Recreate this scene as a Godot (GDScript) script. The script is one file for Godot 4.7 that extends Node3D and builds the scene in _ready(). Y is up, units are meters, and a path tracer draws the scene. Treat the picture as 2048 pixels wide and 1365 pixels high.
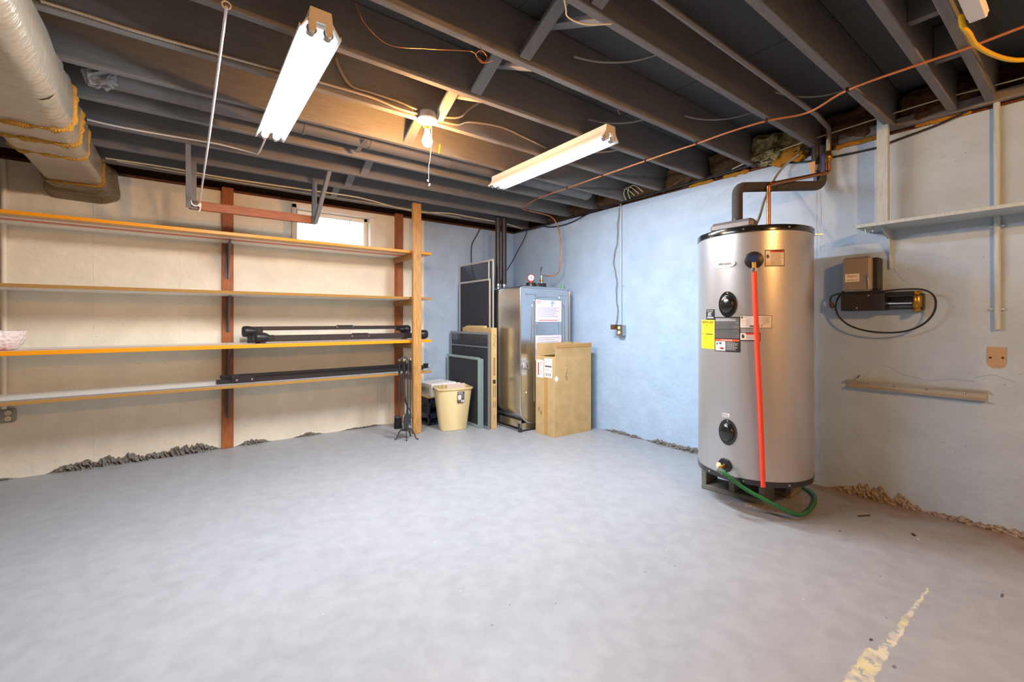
extends Node3D

class MB:
	var v := PackedVector3Array()
	var n := PackedVector3Array()
	var t := PackedVector2Array()
	func tri(a: Vector3, b: Vector3, c: Vector3, na: Vector3, nb: Vector3, nc: Vector3, ta := Vector2.ZERO, tb := Vector2.ZERO, tc := Vector2.ZERO) -> void:
		var flip := (b - a).cross(c - a).dot(na + nb + nc) > 0.0
		v.append(a); n.append(na); t.append(ta)
		if flip:
			v.append(c); n.append(nc); t.append(tc)
			v.append(b); n.append(nb); t.append(tb)
		else:
			v.append(b); n.append(nb); t.append(tb)
			v.append(c); n.append(nc); t.append(tc)
	func flat(a: Vector3, b: Vector3, c: Vector3, out: Vector3) -> void:
		var m := (b - a).cross(c - a).normalized()
		if m.dot(out) < 0.0:
			m = -m
		tri(a, b, c, m, m, m)
	func quad(a: Vector3, b: Vector3, c: Vector3, d: Vector3, m: Vector3) -> void:
		# a top left, b top right, c bottom right, d bottom left of a print
		tri(a, b, c, m, m, m, Vector2(0, 0), Vector2(1, 0), Vector2(1, 1))
		tri(a, c, d, m, m, m, Vector2(0, 0), Vector2(1, 1), Vector2(0, 1))
	func box(c: Vector3, s: Vector3, bev := 0.0, q := Basis()) -> MB:
		var h := s * 0.5
		bev = minf(bev, minf(h.x, minf(h.y, h.z)) * 0.8)
		for i in 3:
			var j := (i + 1) % 3
			var k := (i + 2) % 3
			for sg in [-1.0, 1.0]:
				var p := []
				for w in [[-1, 1], [1, 1], [1, -1], [-1, -1]]:
					var x := Vector3()
					x[i] = sg * h[i]
					x[j] = w[0] * (h[j] - bev)
					x[k] = w[1] * (h[k] - bev)
					p.append(c + q * x)
				var m := Vector3()
				m[i] = sg
				quad(p[0], p[1], p[2], p[3], q * m)
				if bev > 0.0:
					for s2 in [-1.0, 1.0]:
						var e := []
						for w in [[1, -1], [1, 1], [0, 1], [0, -1]]:
							var x := Vector3()
							x[i] = sg * (h[i] - (0.0 if w[0] == 1 else bev))
							x[j] = s2 * (h[j] - (bev if w[0] == 1 else 0.0))
							x[k] = w[1] * (h[k] - bev)
							e.append(c + q * x)
						var m2 := Vector3()
						m2[i] = sg
						m2[j] = s2
						quad(e[0], e[1], e[2], e[3], (q * m2).normalized())
		if bev > 0.0:
			for a in [-1.0, 1.0]:
				for b in [-1.0, 1.0]:
					for d in [-1.0, 1.0]:
						var m3 := (q * Vector3(a, b, d)).normalized()
						tri(c + q * Vector3(a * h.x, b * (h.y - bev), d * (h.z - bev)), c + q * Vector3(a * (h.x - bev), b * h.y, d * (h.z - bev)), c + q * Vector3(a * (h.x - bev), b * (h.y - bev), d * h.z), m3, m3, m3)
		return self
	func bar(a: Vector3, b: Vector3, w: float, d: float, bev := 0.0, up := Vector3.UP) -> MB:
		# a straight board from a to b; w across, d along up
		var y := (b - a).normalized()
		var x := up.cross(y)
		if x.length() < 0.01:
			x = Vector3.RIGHT.cross(y)
		x = x.normalized()
		var z := x.cross(y).normalized()
		return box((a + b) * 0.5, Vector3(w, (b - a).length(), d), bev, Basis(x, y, z))
	func tube(p: Array, r, seg := 10, cap := true) -> MB:
		var cnt := p.size()
		var d0: Vector3 = (p[1] - p[0]).normalized()
		var u := d0.cross(Vector3.UP if absf(d0.y) < 0.9 else Vector3.RIGHT).normalized()
		var rings := []
		for i in cnt:
			var d: Vector3 = ((p[mini(i + 1, cnt - 1)] - p[i]).normalized() + (p[i] - p[maxi(i - 1, 0)]).normalized()).normalized()
			u = (u - d * u.dot(d)).normalized()
			var w := d.cross(u)
			var ri: float = r[i] if r is Array else r
			var ring := []
			for k in seg + 1:
				var a := TAU * k / seg
				var m := u * cos(a) + w * sin(a)
				ring.append([p[i] + m * ri, m])
			rings.append(ring)
		for i in cnt - 1:
			for k in seg:
				var a = rings[i][k]
				var b = rings[i][k + 1]
				var c = rings[i + 1][k + 1]
				var d = rings[i + 1][k]
				tri(a[0], b[0], c[0], a[1], b[1], c[1])
				tri(a[0], c[0], d[0], a[1], c[1], d[1])
		if cap:
			for e in [0, cnt - 1]:
				var m: Vector3 = (p[0] - p[1]).normalized() if e == 0 else (p[cnt - 1] - p[cnt - 2]).normalized()
				for k in seg:
					tri(p[e], rings[e][k][0], rings[e][k + 1][0], m, m, m)
		return self
	func lathe(pr: Array, seg := 24, xf := Transform3D()) -> MB:
		# pr: Vector2(radius, height) from one end to the other; the outline runs with its outside to the right going up
		var sn := []
		for i in pr.size() - 1:
			var d: Vector2 = pr[i + 1] - pr[i]
			sn.append(Vector2(d.y, -d.x).normalized())
		for i in pr.size() - 1:
			var n0: Vector2 = sn[i]
			var n1: Vector2 = sn[i]
			if i > 0 and sn[i - 1].dot(sn[i]) > 0.6:
				n0 = (sn[i - 1] + sn[i]).normalized()
			if i < pr.size() - 2 and sn[i + 1].dot(sn[i]) > 0.6:
				n1 = (sn[i + 1] + sn[i]).normalized()
			for k in seg:
				var a0 := TAU * k / seg
				var a1 := TAU * (k + 1) / seg
				var e0 := Vector3(sin(a0), 0, cos(a0))
				var e1 := Vector3(sin(a1), 0, cos(a1))
				var A: Vector3 = xf * (e0 * pr[i].x + Vector3.UP * pr[i].y)
				var B: Vector3 = xf * (e1 * pr[i].x + Vector3.UP * pr[i].y)
				var C: Vector3 = xf * (e1 * pr[i + 1].x + Vector3.UP * pr[i + 1].y)
				var D: Vector3 = xf * (e0 * pr[i + 1].x + Vector3.UP * pr[i + 1].y)
				var q := xf.basis
				var a := (q * (e0 * n0.x + Vector3.UP * n0.y)).normalized()
				var b := (q * (e1 * n0.x + Vector3.UP * n0.y)).normalized()
				var c := (q * (e1 * n1.x + Vector3.UP * n1.y)).normalized()
				var d := (q * (e0 * n1.x + Vector3.UP * n1.y)).normalized()
				if pr[i].x > 1e-5:
					tri(A, B, C, a, b, c, Vector2(float(k) / seg, pr[i].y), Vector2(float(k + 1) / seg, pr[i].y), Vector2(float(k + 1) / seg, pr[i + 1].y))
				if pr[i + 1].x > 1e-5:
					tri(A, C, D, a, c, d, Vector2(float(k) / seg, pr[i].y), Vector2(float(k + 1) / seg, pr[i + 1].y), Vector2(float(k) / seg, pr[i + 1].y))
		return self
	func prism(poly: PackedVector2Array, z0: float, z1: float, xf := Transform3D(), smooth := false) -> MB:
		var q := xf.basis
		var id := Geometry2D.triangulate_polygon(poly)
		for i in range(0, id.size(), 3):
			for z in [z0, z1]:
				var m := (q * Vector3(0, 0, 1 if z == maxf(z0, z1) else -1)).normalized()
				tri(xf * Vector3(poly[id[i]].x, poly[id[i]].y, z), xf * Vector3(poly[id[i + 1]].x, poly[id[i + 1]].y, z), xf * Vector3(poly[id[i + 2]].x, poly[id[i + 2]].y, z), m, m, m)
		var cw := 1.0 if Geometry2D.is_polygon_clockwise(poly) else -1.0
		var k := poly.size()
		var fn := []
		for i in k:
			var d := (poly[(i + 1) % k] - poly[i]).normalized()
			fn.append(Vector2(-d.y, d.x) * cw)
		for i in k:
			var a := poly[i]
			var b := poly[(i + 1) % k]
			var m0: Vector2 = fn[i]
			var m1: Vector2 = fn[i]
			if smooth:
				if fn[(i + k - 1) % k].dot(fn[i]) > 0.6:
					m0 = (fn[(i + k - 1) % k] + fn[i]).normalized()
				if fn[(i + 1) % k].dot(fn[i]) > 0.6:
					m1 = (fn[(i + 1) % k] + fn[i]).normalized()
			var M0 := (q * Vector3(m0.x, m0.y, 0)).normalized()
			var M1 := (q * Vector3(m1.x, m1.y, 0)).normalized()
			tri(xf * Vector3(a.x, a.y, z0), xf * Vector3(b.x, b.y, z0), xf * Vector3(b.x, b.y, z1), M0, M1, M1)
			tri(xf * Vector3(a.x, a.y, z0), xf * Vector3(b.x, b.y, z1), xf * Vector3(a.x, a.y, z1), M0, M1, M0)
		return self
	func patch(c: Vector3, r: float, a0: float, a1: float, y0: float, y1: float, seg := 10) -> MB:
		# a print on an upright cylinder, a0 to a1 in degrees from +z towards +x, y1 the top
		for k in seg:
			var f0 := float(k) / seg
			var f1 := float(k + 1) / seg
			var b0 := deg_to_rad(lerpf(a0, a1, f0))
			var b1 := deg_to_rad(lerpf(a0, a1, f1))
			var m0 := Vector3(sin(b0), 0, cos(b0))
			var m1 := Vector3(sin(b1), 0, cos(b1))
			var A := c + m0 * r + Vector3.UP * y1
			var B := c + m1 * r + Vector3.UP * y1
			var C := c + m1 * r + Vector3.UP * y0
			var D := c + m0 * r + Vector3.UP * y0
			tri(A, B, C, m0, m1, m1, Vector2(f0, 0), Vector2(f1, 0), Vector2(f1, 1))
			tri(A, C, D, m0, m1, m0, Vector2(f0, 0), Vector2(f1, 1), Vector2(f0, 1))
		return self
	func blob(c: Vector3, s: Vector3, amp: float, sd: int, nu := 22, nv := 14, freq := 9.0) -> MB:
		var fz := FastNoiseLite.new()
		fz.seed = sd
		fz.frequency = 1.0
		fz.fractal_octaves = 4
		var pt := func(i: int, j: int) -> Vector3:
			var a := TAU * (i % nu) / nu
			var b := PI * j / nv
			var d := Vector3(sin(b) * cos(a), cos(b), sin(b) * sin(a))
			var e := Vector3(signf(d.x) * pow(absf(d.x), 0.6), signf(d.y) * pow(absf(d.y), 0.6), signf(d.z) * pow(absf(d.z), 0.6))
			var p := e * s * 0.5
			return c + p + d * amp * fz.get_noise_3dv((c + p) * freq)
		for j in nv:
			for i in nu:
				var a: Vector3 = pt.call(i, j)
				var b: Vector3 = pt.call(i + 1, j)
				var d: Vector3 = pt.call(i + 1, j + 1)
				var e: Vector3 = pt.call(i, j + 1)
				if j > 0:
					flat(a, b, d, a - c)
				if j < nv - 1:
					flat(a, d, e, d - c)
		return self
	func move(d: Vector3) -> void:
		for i in v.size():
			v[i] += d
	func mesh() -> ArrayMesh:
		var a := []
		a.resize(Mesh.ARRAY_MAX)
		a[Mesh.ARRAY_VERTEX] = v
		a[Mesh.ARRAY_NORMAL] = n
		a[Mesh.ARRAY_TEX_UV] = t
		var m := ArrayMesh.new()
		m.add_surface_from_arrays(Mesh.PRIMITIVE_TRIANGLES, a)
		return m

var off := {}
var taken := {}
var M := {}
var tx := {}
var rng := RandomNumberGenerator.new()
var font: SystemFont

func numbered(called: String) -> String:
	taken[called] = taken.get(called, -1) + 1
	return called if taken[called] == 0 else "%s_%03d" % [called, taken[called]]

func mark(o: Node, label: String, category: String, group := "", kind := "") -> void:
	if label: o.set_meta("label", label)
	if category: o.set_meta("category", category)
	if group: o.set_meta("group", group)
	if kind: o.set_meta("kind", kind)

func thing(called: String, label: String, category: String, base: Vector3, group := "") -> Node3D:
	var o := Node3D.new()
	o.name = numbered(called)
	add_child(o)
	o.position = base
	off[o] = base
	mark(o, label, category, group)
	return o

func setting(called: String, base := Vector3.ZERO, label := "") -> Node3D:
	var o := Node3D.new()
	o.name = called
	add_child(o)
	o.position = base
	off[o] = base
	mark(o, label, "", "", "structure")
	return o

func part(called: String, b: MB, m: Material, parent: Node3D, label := "", kind := "") -> MeshInstance3D:
	var o := MeshInstance3D.new()
	o.name = called
	b.move(-off[parent])
	o.mesh = b.mesh()
	o.material_override = m
	parent.add_child(o, true)
	off[o] = off[parent]
	if label: o.set_meta("label", label)
	if kind: o.set_meta("kind", kind)
	return o

func one(called: String, label: String, category: String, b: MB, m: Material, base: Vector3, group := "") -> MeshInstance3D:
	var o := MeshInstance3D.new()
	o.name = numbered(called)
	b.move(-base)
	o.mesh = b.mesh()
	o.material_override = m
	add_child(o)
	o.position = base
	off[o] = base
	mark(o, label, category, group)
	return o

func V(x: float, y: float, z: float) -> Vector3:
	return Vector3(x, y, z)

func smooth(p: Array, n := 6) -> Array:
	var out := []
	for i in p.size() - 1:
		var a: Vector3 = p[maxi(i - 1, 0)]
		var b: Vector3 = p[i]
		var c: Vector3 = p[i + 1]
		var d: Vector3 = p[mini(i + 2, p.size() - 1)]
		for k in n:
			out.append(b.cubic_interpolate(c, a, d, float(k) / n))
	out.append(p[-1])
	return out

func bend(p: Array, r: float, n := 6) -> Array:
	# a pipe run: straight legs joined by round elbows of radius r
	var out := [p[0]]
	for i in range(1, p.size() - 1):
		var a: Vector3 = p[i] + (p[i - 1] - p[i]).normalized() * r
		var b: Vector3 = p[i] + (p[i + 1] - p[i]).normalized() * r
		for k in n + 1:
			var f := float(k) / n
			out.append(a.lerp(p[i], f).lerp(p[i].lerp(b, f), f))
	out.append(p[-1])
	return out

func along(dir: Vector3, at: Vector3) -> Transform3D:
	# y axis of a lathe laid along dir
	var y := dir.normalized()
	var x := y.cross(Vector3.UP if absf(y.y) < 0.9 else Vector3.RIGHT).normalized()
	return Transform3D(Basis(x, y, x.cross(y)), at)

func rrect(w: float, h: float, r: float, seg := 5) -> PackedVector2Array:
	var p := PackedVector2Array()
	for q in 4:
		var c := Vector2((w * 0.5 - r) * [1, -1, -1, 1][q], (h * 0.5 - r) * [1, 1, -1, -1][q])
		for k in seg + 1:
			var a := PI * 0.5 * (q + float(k) / seg)
			p.append(c + Vector2(cos(a), sin(a)) * r)
	return p

func ntex(key: String, freq: float, oct: int, lo: Color, hi: Color, sd := 1, size := 512, kind := FastNoiseLite.TYPE_SIMPLEX_SMOOTH, stops: Array = []) -> Texture2D:
	if tx.has(key):
		return tx[key]
	var f := FastNoiseLite.new()
	f.seed = sd
	f.noise_type = kind
	f.frequency = freq
	f.fractal_octaves = oct
	var im := f.get_seamless_image(size, size, false, false, 0.12)
	im.convert(Image.FORMAT_L8)
	var d := im.get_data()
	var g := Gradient.new()
	g.set_color(0, lo)
	g.set_color(1, hi)
	for s in stops:
		g.add_point(s[0], s[1])
	var lut := PackedByteArray()
	lut.resize(768)
	for i in 256:
		var c := g.sample(i / 255.0)
		lut[i * 3] = int(c.r * 255); lut[i * 3 + 1] = int(c.g * 255); lut[i * 3 + 2] = int(c.b * 255)
	var o := PackedByteArray()
	o.resize(d.size() * 3)
	for i in d.size():
		var q := d[i] * 3
		o[i * 3] = lut[q]; o[i * 3 + 1] = lut[q + 1]; o[i * 3 + 2] = lut[q + 2]
	tx[key] = ImageTexture.create_from_image(Image.create_from_data(size, size, false, Image.FORMAT_RGB8, o))
	return tx[key]

func mat(key: String, c: Color, rough: float, o := {}) -> StandardMaterial3D:
	var m := StandardMaterial3D.new()
	m.resource_name = key
	m.albedo_color = c
	m.roughness = rough
	m.metallic = o.get("metal", 0.0)
	m.metallic_specular = o.get("spec", 0.5)
	m.cull_mode = BaseMaterial3D.CULL_DISABLED
	if o.has("tex"):
		m.albedo_texture = o.tex
	if o.has("bump"):
		m.heightmap_enabled = true
		m.heightmap_texture = o.bump
		m.heightmap_scale = o.get("bs", 0.3)
	if o.has("rt"):
		m.roughness_texture = o.rt
	if o.has("s"):
		m.uv1_triplanar = true
		m.uv1_world_triplanar = true
		m.uv1_triplanar_sharpness = 6.0
		m.uv1_scale = o.s if o.s is Vector3 else Vector3.ONE * o.s
	if o.has("glow"):
		m.emission_enabled = true
		m.emission = o.glow
		m.emission_energy_multiplier = o.get("ge", 1.0)
	if o.has("alpha"):
		m.transparency = BaseMaterial3D.TRANSPARENCY_ALPHA
		m.albedo_color.a = o.alpha
	if o.has("coat"):
		m.clearcoat_enabled = true
		m.clearcoat = o.coat
		m.clearcoat_roughness = 0.15
	M[key] = m
	return m

func hx(s: String) -> Color:
	return Color.html(s)

func print_mat(key: String, w: int, h: int, bg: Color, items: Array, sd := 3) -> StandardMaterial3D:
	# a printed sheet: ["r", x, y, w, h, colour] bars; ["t", x, y, w, h, colour, line height, ink share] lines of small type
	var im := Image.create(w, h, false, Image.FORMAT_RGB8)
	im.fill(bg)
	var g := RandomNumberGenerator.new()
	g.seed = sd
	for q in items:
		if q[0] == "r":
			im.fill_rect(Rect2i(q[1], q[2], q[3], q[4]), q[5])
		elif q[0] == "t":
			var y: int = q[2]
			while y < q[2] + q[4]:
				var x: int = q[1]
				var last: int = q[1] + int(q[3] * g.randf_range(0.7, 1.0))
				while x < last:
					var l := g.randi_range(3, 12)
					im.fill_rect(Rect2i(x, y, mini(l, last - x), maxi(1, int(q[6] * q[7]))), q[5])
					x += l + 2
				y += q[6]
	var m := mat(key, Color.WHITE, 0.45)
	m.albedo_texture = ImageTexture.create_from_image(im)
	m.texture_repeat = false
	return m

func letters(text: String, h: float, depth := 0.0006) -> Array:
	var tm := TextMesh.new()
	tm.font = font
	tm.font_size = 48
	tm.pixel_size = h / 36.0
	tm.depth = depth
	tm.text = text
	return tm.surface_get_arrays(0)

func lettering(text: String, h: float, at: Vector3, right: Vector3, up: Vector3, m: Material, parent: Node3D, width := 0.0) -> void:
	var a := letters(text, h)
	var b := MB.new()
	var vs: PackedVector3Array = a[Mesh.ARRAY_VERTEX]
	var ns: PackedVector3Array = a[Mesh.ARRAY_NORMAL]
	var ix: PackedInt32Array = a[Mesh.ARRAY_INDEX]
	var lo := 1e9
	var hi := -1e9
	for p in vs:
		lo = minf(lo, p.x)
		hi = maxf(hi, p.x)
	var k := width / (hi - lo) if width > 0.0 else 1.0
	var q := Basis(right, up, right.cross(up))
	for i in range(0, ix.size(), 3):
		var p := []
		for j in 3:
			p.append([at + q * Vector3(vs[ix[i + j]].x * k, vs[ix[i + j]].y, vs[ix[i + j]].z), q * ns[ix[i + j]]])
		b.tri(p[0][0], p[1][0], p[2][0], p[0][1], p[1][1], p[2][1])
	part("lettering", b, m, parent)

func round_lettering(text: String, h: float, c: Vector3, r: float, deg: float, y: float, m: Material, parent: Node3D, width := 0.0) -> void:
	var a := letters(text, h)
	var b := MB.new()
	var vs: PackedVector3Array = a[Mesh.ARRAY_VERTEX]
	var ix: PackedInt32Array = a[Mesh.ARRAY_INDEX]
	var lo := 1e9
	var hi := -1e9
	for p in vs:
		lo = minf(lo, p.x)
		hi = maxf(hi, p.x)
	var k := width / (hi - lo) if width > 0.0 else 1.0
	for i in range(0, ix.size(), 3):
		var p := []
		for j in 3:
			var u := vs[ix[i + j]]
			var w := deg_to_rad(deg) + u.x * k / r
			var e := Vector3(sin(w), 0, cos(w))
			p.append([c + e * (r + u.z) + Vector3.UP * (y + u.y), e])
		b.tri(p[0][0], p[1][0], p[2][0], p[0][1], p[1][1], p[2][1])
	part("lettering", b, m, parent)

const YAW := 36.789
const BACK := -4.72
const RIGHT := 3.55
const TOP := 2.31
const JOIST := 2.34
const DECK := 2.57

func _ready() -> void:
	var cam := Camera3D.new()
	cam.name = "camera"
	cam.projection = Camera3D.PROJECTION_FRUSTUM
	cam.near = 0.05
	cam.far = 60.0
	cam.size = 2.0 * 0.05 * 682.5 / 880.0
	cam.frustum_offset = Vector2(0, -0.05 * 41.5 / 880.0)
	cam.position = V(0, 1.15, 0)
	cam.rotation_degrees = V(0, -YAW, 0)
	add_child(cam)
	cam.current = true
	var we := WorldEnvironment.new()
	we.name = "world"
	var e := Environment.new()
	e.background_mode = Environment.BG_SKY
	var sky := Sky.new()
	var sm := ProceduralSkyMaterial.new()
	sm.sky_top_color = Color(0.82, 0.88, 0.96)
	sm.sky_horizon_color = Color(0.95, 0.97, 1.0)
	sm.ground_bottom_color = Color(0.55, 0.55, 0.55)
	sm.ground_horizon_color = Color(0.85, 0.87, 0.9)
	sm.sky_energy_multiplier = 2.6
	sm.ground_energy_multiplier = 1.5
	sky.sky_material = sm
	e.sky = sky
	e.tonemap_mode = Environment.TONE_MAPPER_LINEAR
	e.tonemap_exposure = 1.0
	e.sdfgi_enabled = true
	e.ssao_enabled = true
	e.ssil_enabled = true
	we.environment = e
	add_child(we)
	rng.seed = 11
	font = SystemFont.new()
	font.font_names = PackedStringArray(["Droid Sans"])
	materials()
	room()
	ceiling_frame()
	lamps()
	duct_work()
	wires()
	hanging_frame()
	shelving()
	shelf_things()
	fireplace_tools()
	corner_things()
	oil_tank()
	carton()
	water_heater()
	right_wall_things()

const TUBE_E := 4.2
const WING := 20.0
const FLUOR := Color(0.9, 0.95, 1.0)
const WARM := Color(1.0, 0.71, 0.4)

func materials() -> void:
	var G := func(x: float) -> Color: return Color(x, x, x)
	var cloud := ntex("cloud", 0.006, 5, G.call(0.93), G.call(1.0), 5, 1024)
	var rough := ntex("rough", 0.022, 5, G.call(0.0), G.call(1.0), 9, 1024)
	var fine := ntex("fine", 0.09, 3, G.call(0.0), G.call(1.0), 12, 512)
	var fleck := ntex("fleck", 0.12, 3, G.call(0.72), G.call(1.0), 17, 512)
	var grain := ntex("grain", 0.02, 4, G.call(0.62), G.call(1.0), 21, 512)
	var soft := ntex("soft", 0.02, 4, G.call(0.88), G.call(1.0), 22, 512)
	mat("cream_paint", hx("f0e9d4"), 0.55, {"tex": wall_print("cream_wall", 61, hx("8a7458")), "bump": rough, "bs": 0.3, "s": 0.55})
	mat("blue_paint", hx("b6cee6"), 0.5, {"tex": wall_print("blue_wall", 62, hx("7d7a72")), "bump": rough, "bs": 0.3, "s": 0.6})
	mat("pale_wall", hx("d6cdbb"), 0.8, {"tex": cloud, "s": 0.5})
	mat("joist_paint", hx("7f7c7a"), 0.75, {"tex": soft, "bump": soft, "bs": 0.1, "s": V(0.5, 5, 5)})
	mat("brace_paint", hx("868484"), 0.75, {"tex": soft, "s": V(5, 1, 1)})
	mat("deck", hx("5d5f62"), 0.85, {"tex": fleck, "bump": grain, "bs": 0.1, "s": V(1.0, 1.0, 4.0)})
	mat("sill_wood", hx("7d4a28"), 0.8, {"tex": grain, "bump": grain, "bs": 0.3, "s": V(2, 6, 2)})
	mat("red_stud", hx("b86c3a"), 0.6, {"tex": ntex("studgrain", 0.02, 4, G.call(0.76), G.call(1.0), 25), "s": V(7, 0.7, 7)})
	mat("red_bar", hx("b86f45"), 0.6, {"tex": tx["studgrain"], "s": V(0.7, 7, 7)})
	mat("pine", hx("daa45c"), 0.5, {"tex": ntex("pinegrain", 0.02, 4, G.call(0.74), G.call(1.0), 23), "s": V(6, 0.6, 6)})
	mat("pine_z", hx("c08a48"), 0.5, {"tex": grain, "s": V(6, 6, 0.6)})
	mat("shelf_white", hx("e9e6de"), 0.45)
	mat("shelf_edge", hx("f7a010"), 0.4)
	mat("tan_stripe", hx("c99a63"), 0.5)
	mat("red_stripe", hx("d07a5a"), 0.5)
	mat("grey_stripe", hx("8f8e90"), 0.5)
	mat("chip_edge", hx("c8964a"), 0.8, {"tex": fleck, "bump": fine, "bs": 0.1, "s": 6.0})
	mat("bracket_iron", hx("68676b"), 0.45, {"metal": 0.6})
	mat("white_enamel", hx("ececea"), 0.35)
	mat("tube_glow", Color.WHITE, 0.4, {"glow": FLUOR, "ge": 4.0})
	mat("bulb_glow", Color.WHITE, 0.3, {"glow": Color(1.0, 0.86, 0.62), "ge": 14.0})
	mat("porcelain", hx("efe9de"), 0.25, {"coat": 0.5})
	mat("end_plate", hx("d9cfb9"), 0.4)
	mat("steel", hx("b9b9bb"), 0.3, {"metal": 1.0})
	mat("chrome", hx("d8d8da"), 0.12, {"metal": 1.0})
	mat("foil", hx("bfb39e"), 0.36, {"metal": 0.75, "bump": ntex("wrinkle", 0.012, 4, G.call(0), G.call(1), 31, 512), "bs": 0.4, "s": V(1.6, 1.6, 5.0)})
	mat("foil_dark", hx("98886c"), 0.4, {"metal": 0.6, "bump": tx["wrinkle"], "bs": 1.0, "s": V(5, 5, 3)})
	mat("wool_yellow", hx("d99a2e"), 0.95, {"tex": fleck, "bump": fine, "bs": 0.8, "s": 3.0})
	mat("wool_dirty", hx("dccd92"), 0.95, {"tex": ntex("dirt", 0.014, 4, G.call(0.45), G.call(1.0), 37), "bump": fine, "bs": 0.8, "s": 2.2})
	mat("kraft", hx("6a4a2c"), 0.9, {"tex": grain, "bump": grain, "bs": 0.5, "s": 2.0})
	mat("flue", hx("74706e"), 0.5, {"metal": 0.25, "tex": cloud, "s": 2.0})
	mat("armour", hx("b9ab95"), 0.4, {"metal": 0.7})
	mat("copper", hx("b97d52"), 0.33, {"metal": 0.95})
	mat("copper_coat", hx("c98152"), 0.4, {"metal": 0.55})
	mat("galvanised", hx("8a8078"), 0.45, {"metal": 0.55})
	mat("brass", hx("b08a3c"), 0.32, {"metal": 0.9})
	mat("romex", hx("d9cfae"), 0.55)
	mat("cord_white", hx("e8e2da"), 0.8)
	mat("cable_black", hx("1d1c1d"), 0.5)
	mat("cable_grey", hx("8d8b84"), 0.6)
	mat("cable_yellow", hx("e3bb18"), 0.4)
	mat("black_plastic", hx("232224"), 0.38)
	mat("black_bar", hx("322c2c"), 0.42)
	mat("black_gloss", hx("161617"), 0.18, {"coat": 0.6})
	mat("iron", hx("45464a"), 0.5, {"metal": 0.5})
	mat("bristle", hx("141313"), 0.95, {"bump": fine, "bs": 0.6, "s": V(9, 1, 9)})
	mat("heater_shell", hx("c0c0c1"), 0.34, {"metal": 0.7})
	mat("foam_black", hx("4a4746"), 0.95, {"bump": fine, "bs": 0.1, "s": 4.0})
	mat("red_plastic", hx("f0492f"), 0.4)
	mat("blue_lever", hx("26356c"), 0.4)
	mat("paper", hx("eeeae2"), 0.8)
	mat("paper_tan", hx("ecd9bf"), 0.8)
	mat("hose_green", hx("22753f"), 0.45)
	mat("block", hx("9a968c"), 0.95, {"tex": fleck, "bump": fine, "bs": 0.5, "s": 2.5})
	mat("rubble", hx("aaa298"), 0.95, {"tex": ntex("rubble", 0.05, 4, G.call(0.55), G.call(1.0), 41), "bump": fine, "bs": 0.8, "s": 2.5})
	mat("rubble_brown", hx("d2c4b9"), 0.95, {"tex": tx["rubble"], "bump": fine, "bs": 0.8, "s": 2.0})
	mat("tank", hx("d3d6d9"), 0.24, {"metal": 1.0, "bump": ntex("wave", 0.008, 2, G.call(0), G.call(1), 43, 512), "bs": 0.12, "s": V(0.8, 0.5, 0.8)})
	mat("screen_mesh", hx("3f4148"), 0.7, {"alpha": 0.56})
	mat("frame_silver", hx("cfcac0"), 0.35, {"metal": 0.5})
	mat("frame_grey", hx("8d9498"), 0.4, {"metal": 0.4})
	mat("frame_green", hx("96aaa5"), 0.45, {"metal": 0.15})
	mat("cardboard", hx("ceae78"), 0.85, {"tex": ntex("card", 0.01, 4, G.call(0.9), G.call(1.0), 47), "s": V(1.2, 1.2, 1.2)})
	mat("cardboard_in", hx("a97f4c"), 0.9)
	mat("tape", hx("c09353"), 0.3)
	mat("beige_plastic", hx("e6d09a"), 0.4)
	mat("crate_navy", hx("27304d"), 0.45)
	mat("pink_board", hx("d4beb2"), 0.8)
	mat("white_print", hx("e8e4de"), 0.6)
	mat("ink", hx("2b2622"), 0.7)
	mat("ink_red", hx("c23a30"), 0.6)
	mat("ink_brown", hx("5a4426"), 0.8)
	mat("blue_ink", hx("3a4fae"), 0.6)
	mat("grey_box", hx("958e85"), 0.45, {"metal": 0.2})
	mat("ivory", hx("e7dcb0"), 0.4)
	mat("patch_tan", hx("dcc2a4"), 0.95, {"tex": fleck, "bump": fine, "bs": 0.4, "s": 3.0})
	mat("aluminium", hx("c9bfae"), 0.35, {"metal": 0.75})
	mat("blue_board", hx("c3d5dd"), 0.5, {"tex": soft, "s": V(6, 0.8, 6)})
	mat("green_cap", hx("5fae6a"), 0.4)
	mat("porcelain_bowl", hx("f1e4de"), 0.3, {"coat": 0.4, "bump": ntex("hammer", 0.03, 1, G.call(0), G.call(1), 53, 512, FastNoiseLite.TYPE_CELLULAR), "bs": 0.8, "s": 3.0})
	mat("pane", hx("f4f8ff"), 0.02, {"alpha": 0.06})
	mat("white_wood", hx("e9e2d8"), 0.5)
	mat("blue_crack", hx("7d98bd"), 0.7)
	mat("casing", hx("c3bcb4"), 0.6)

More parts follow.
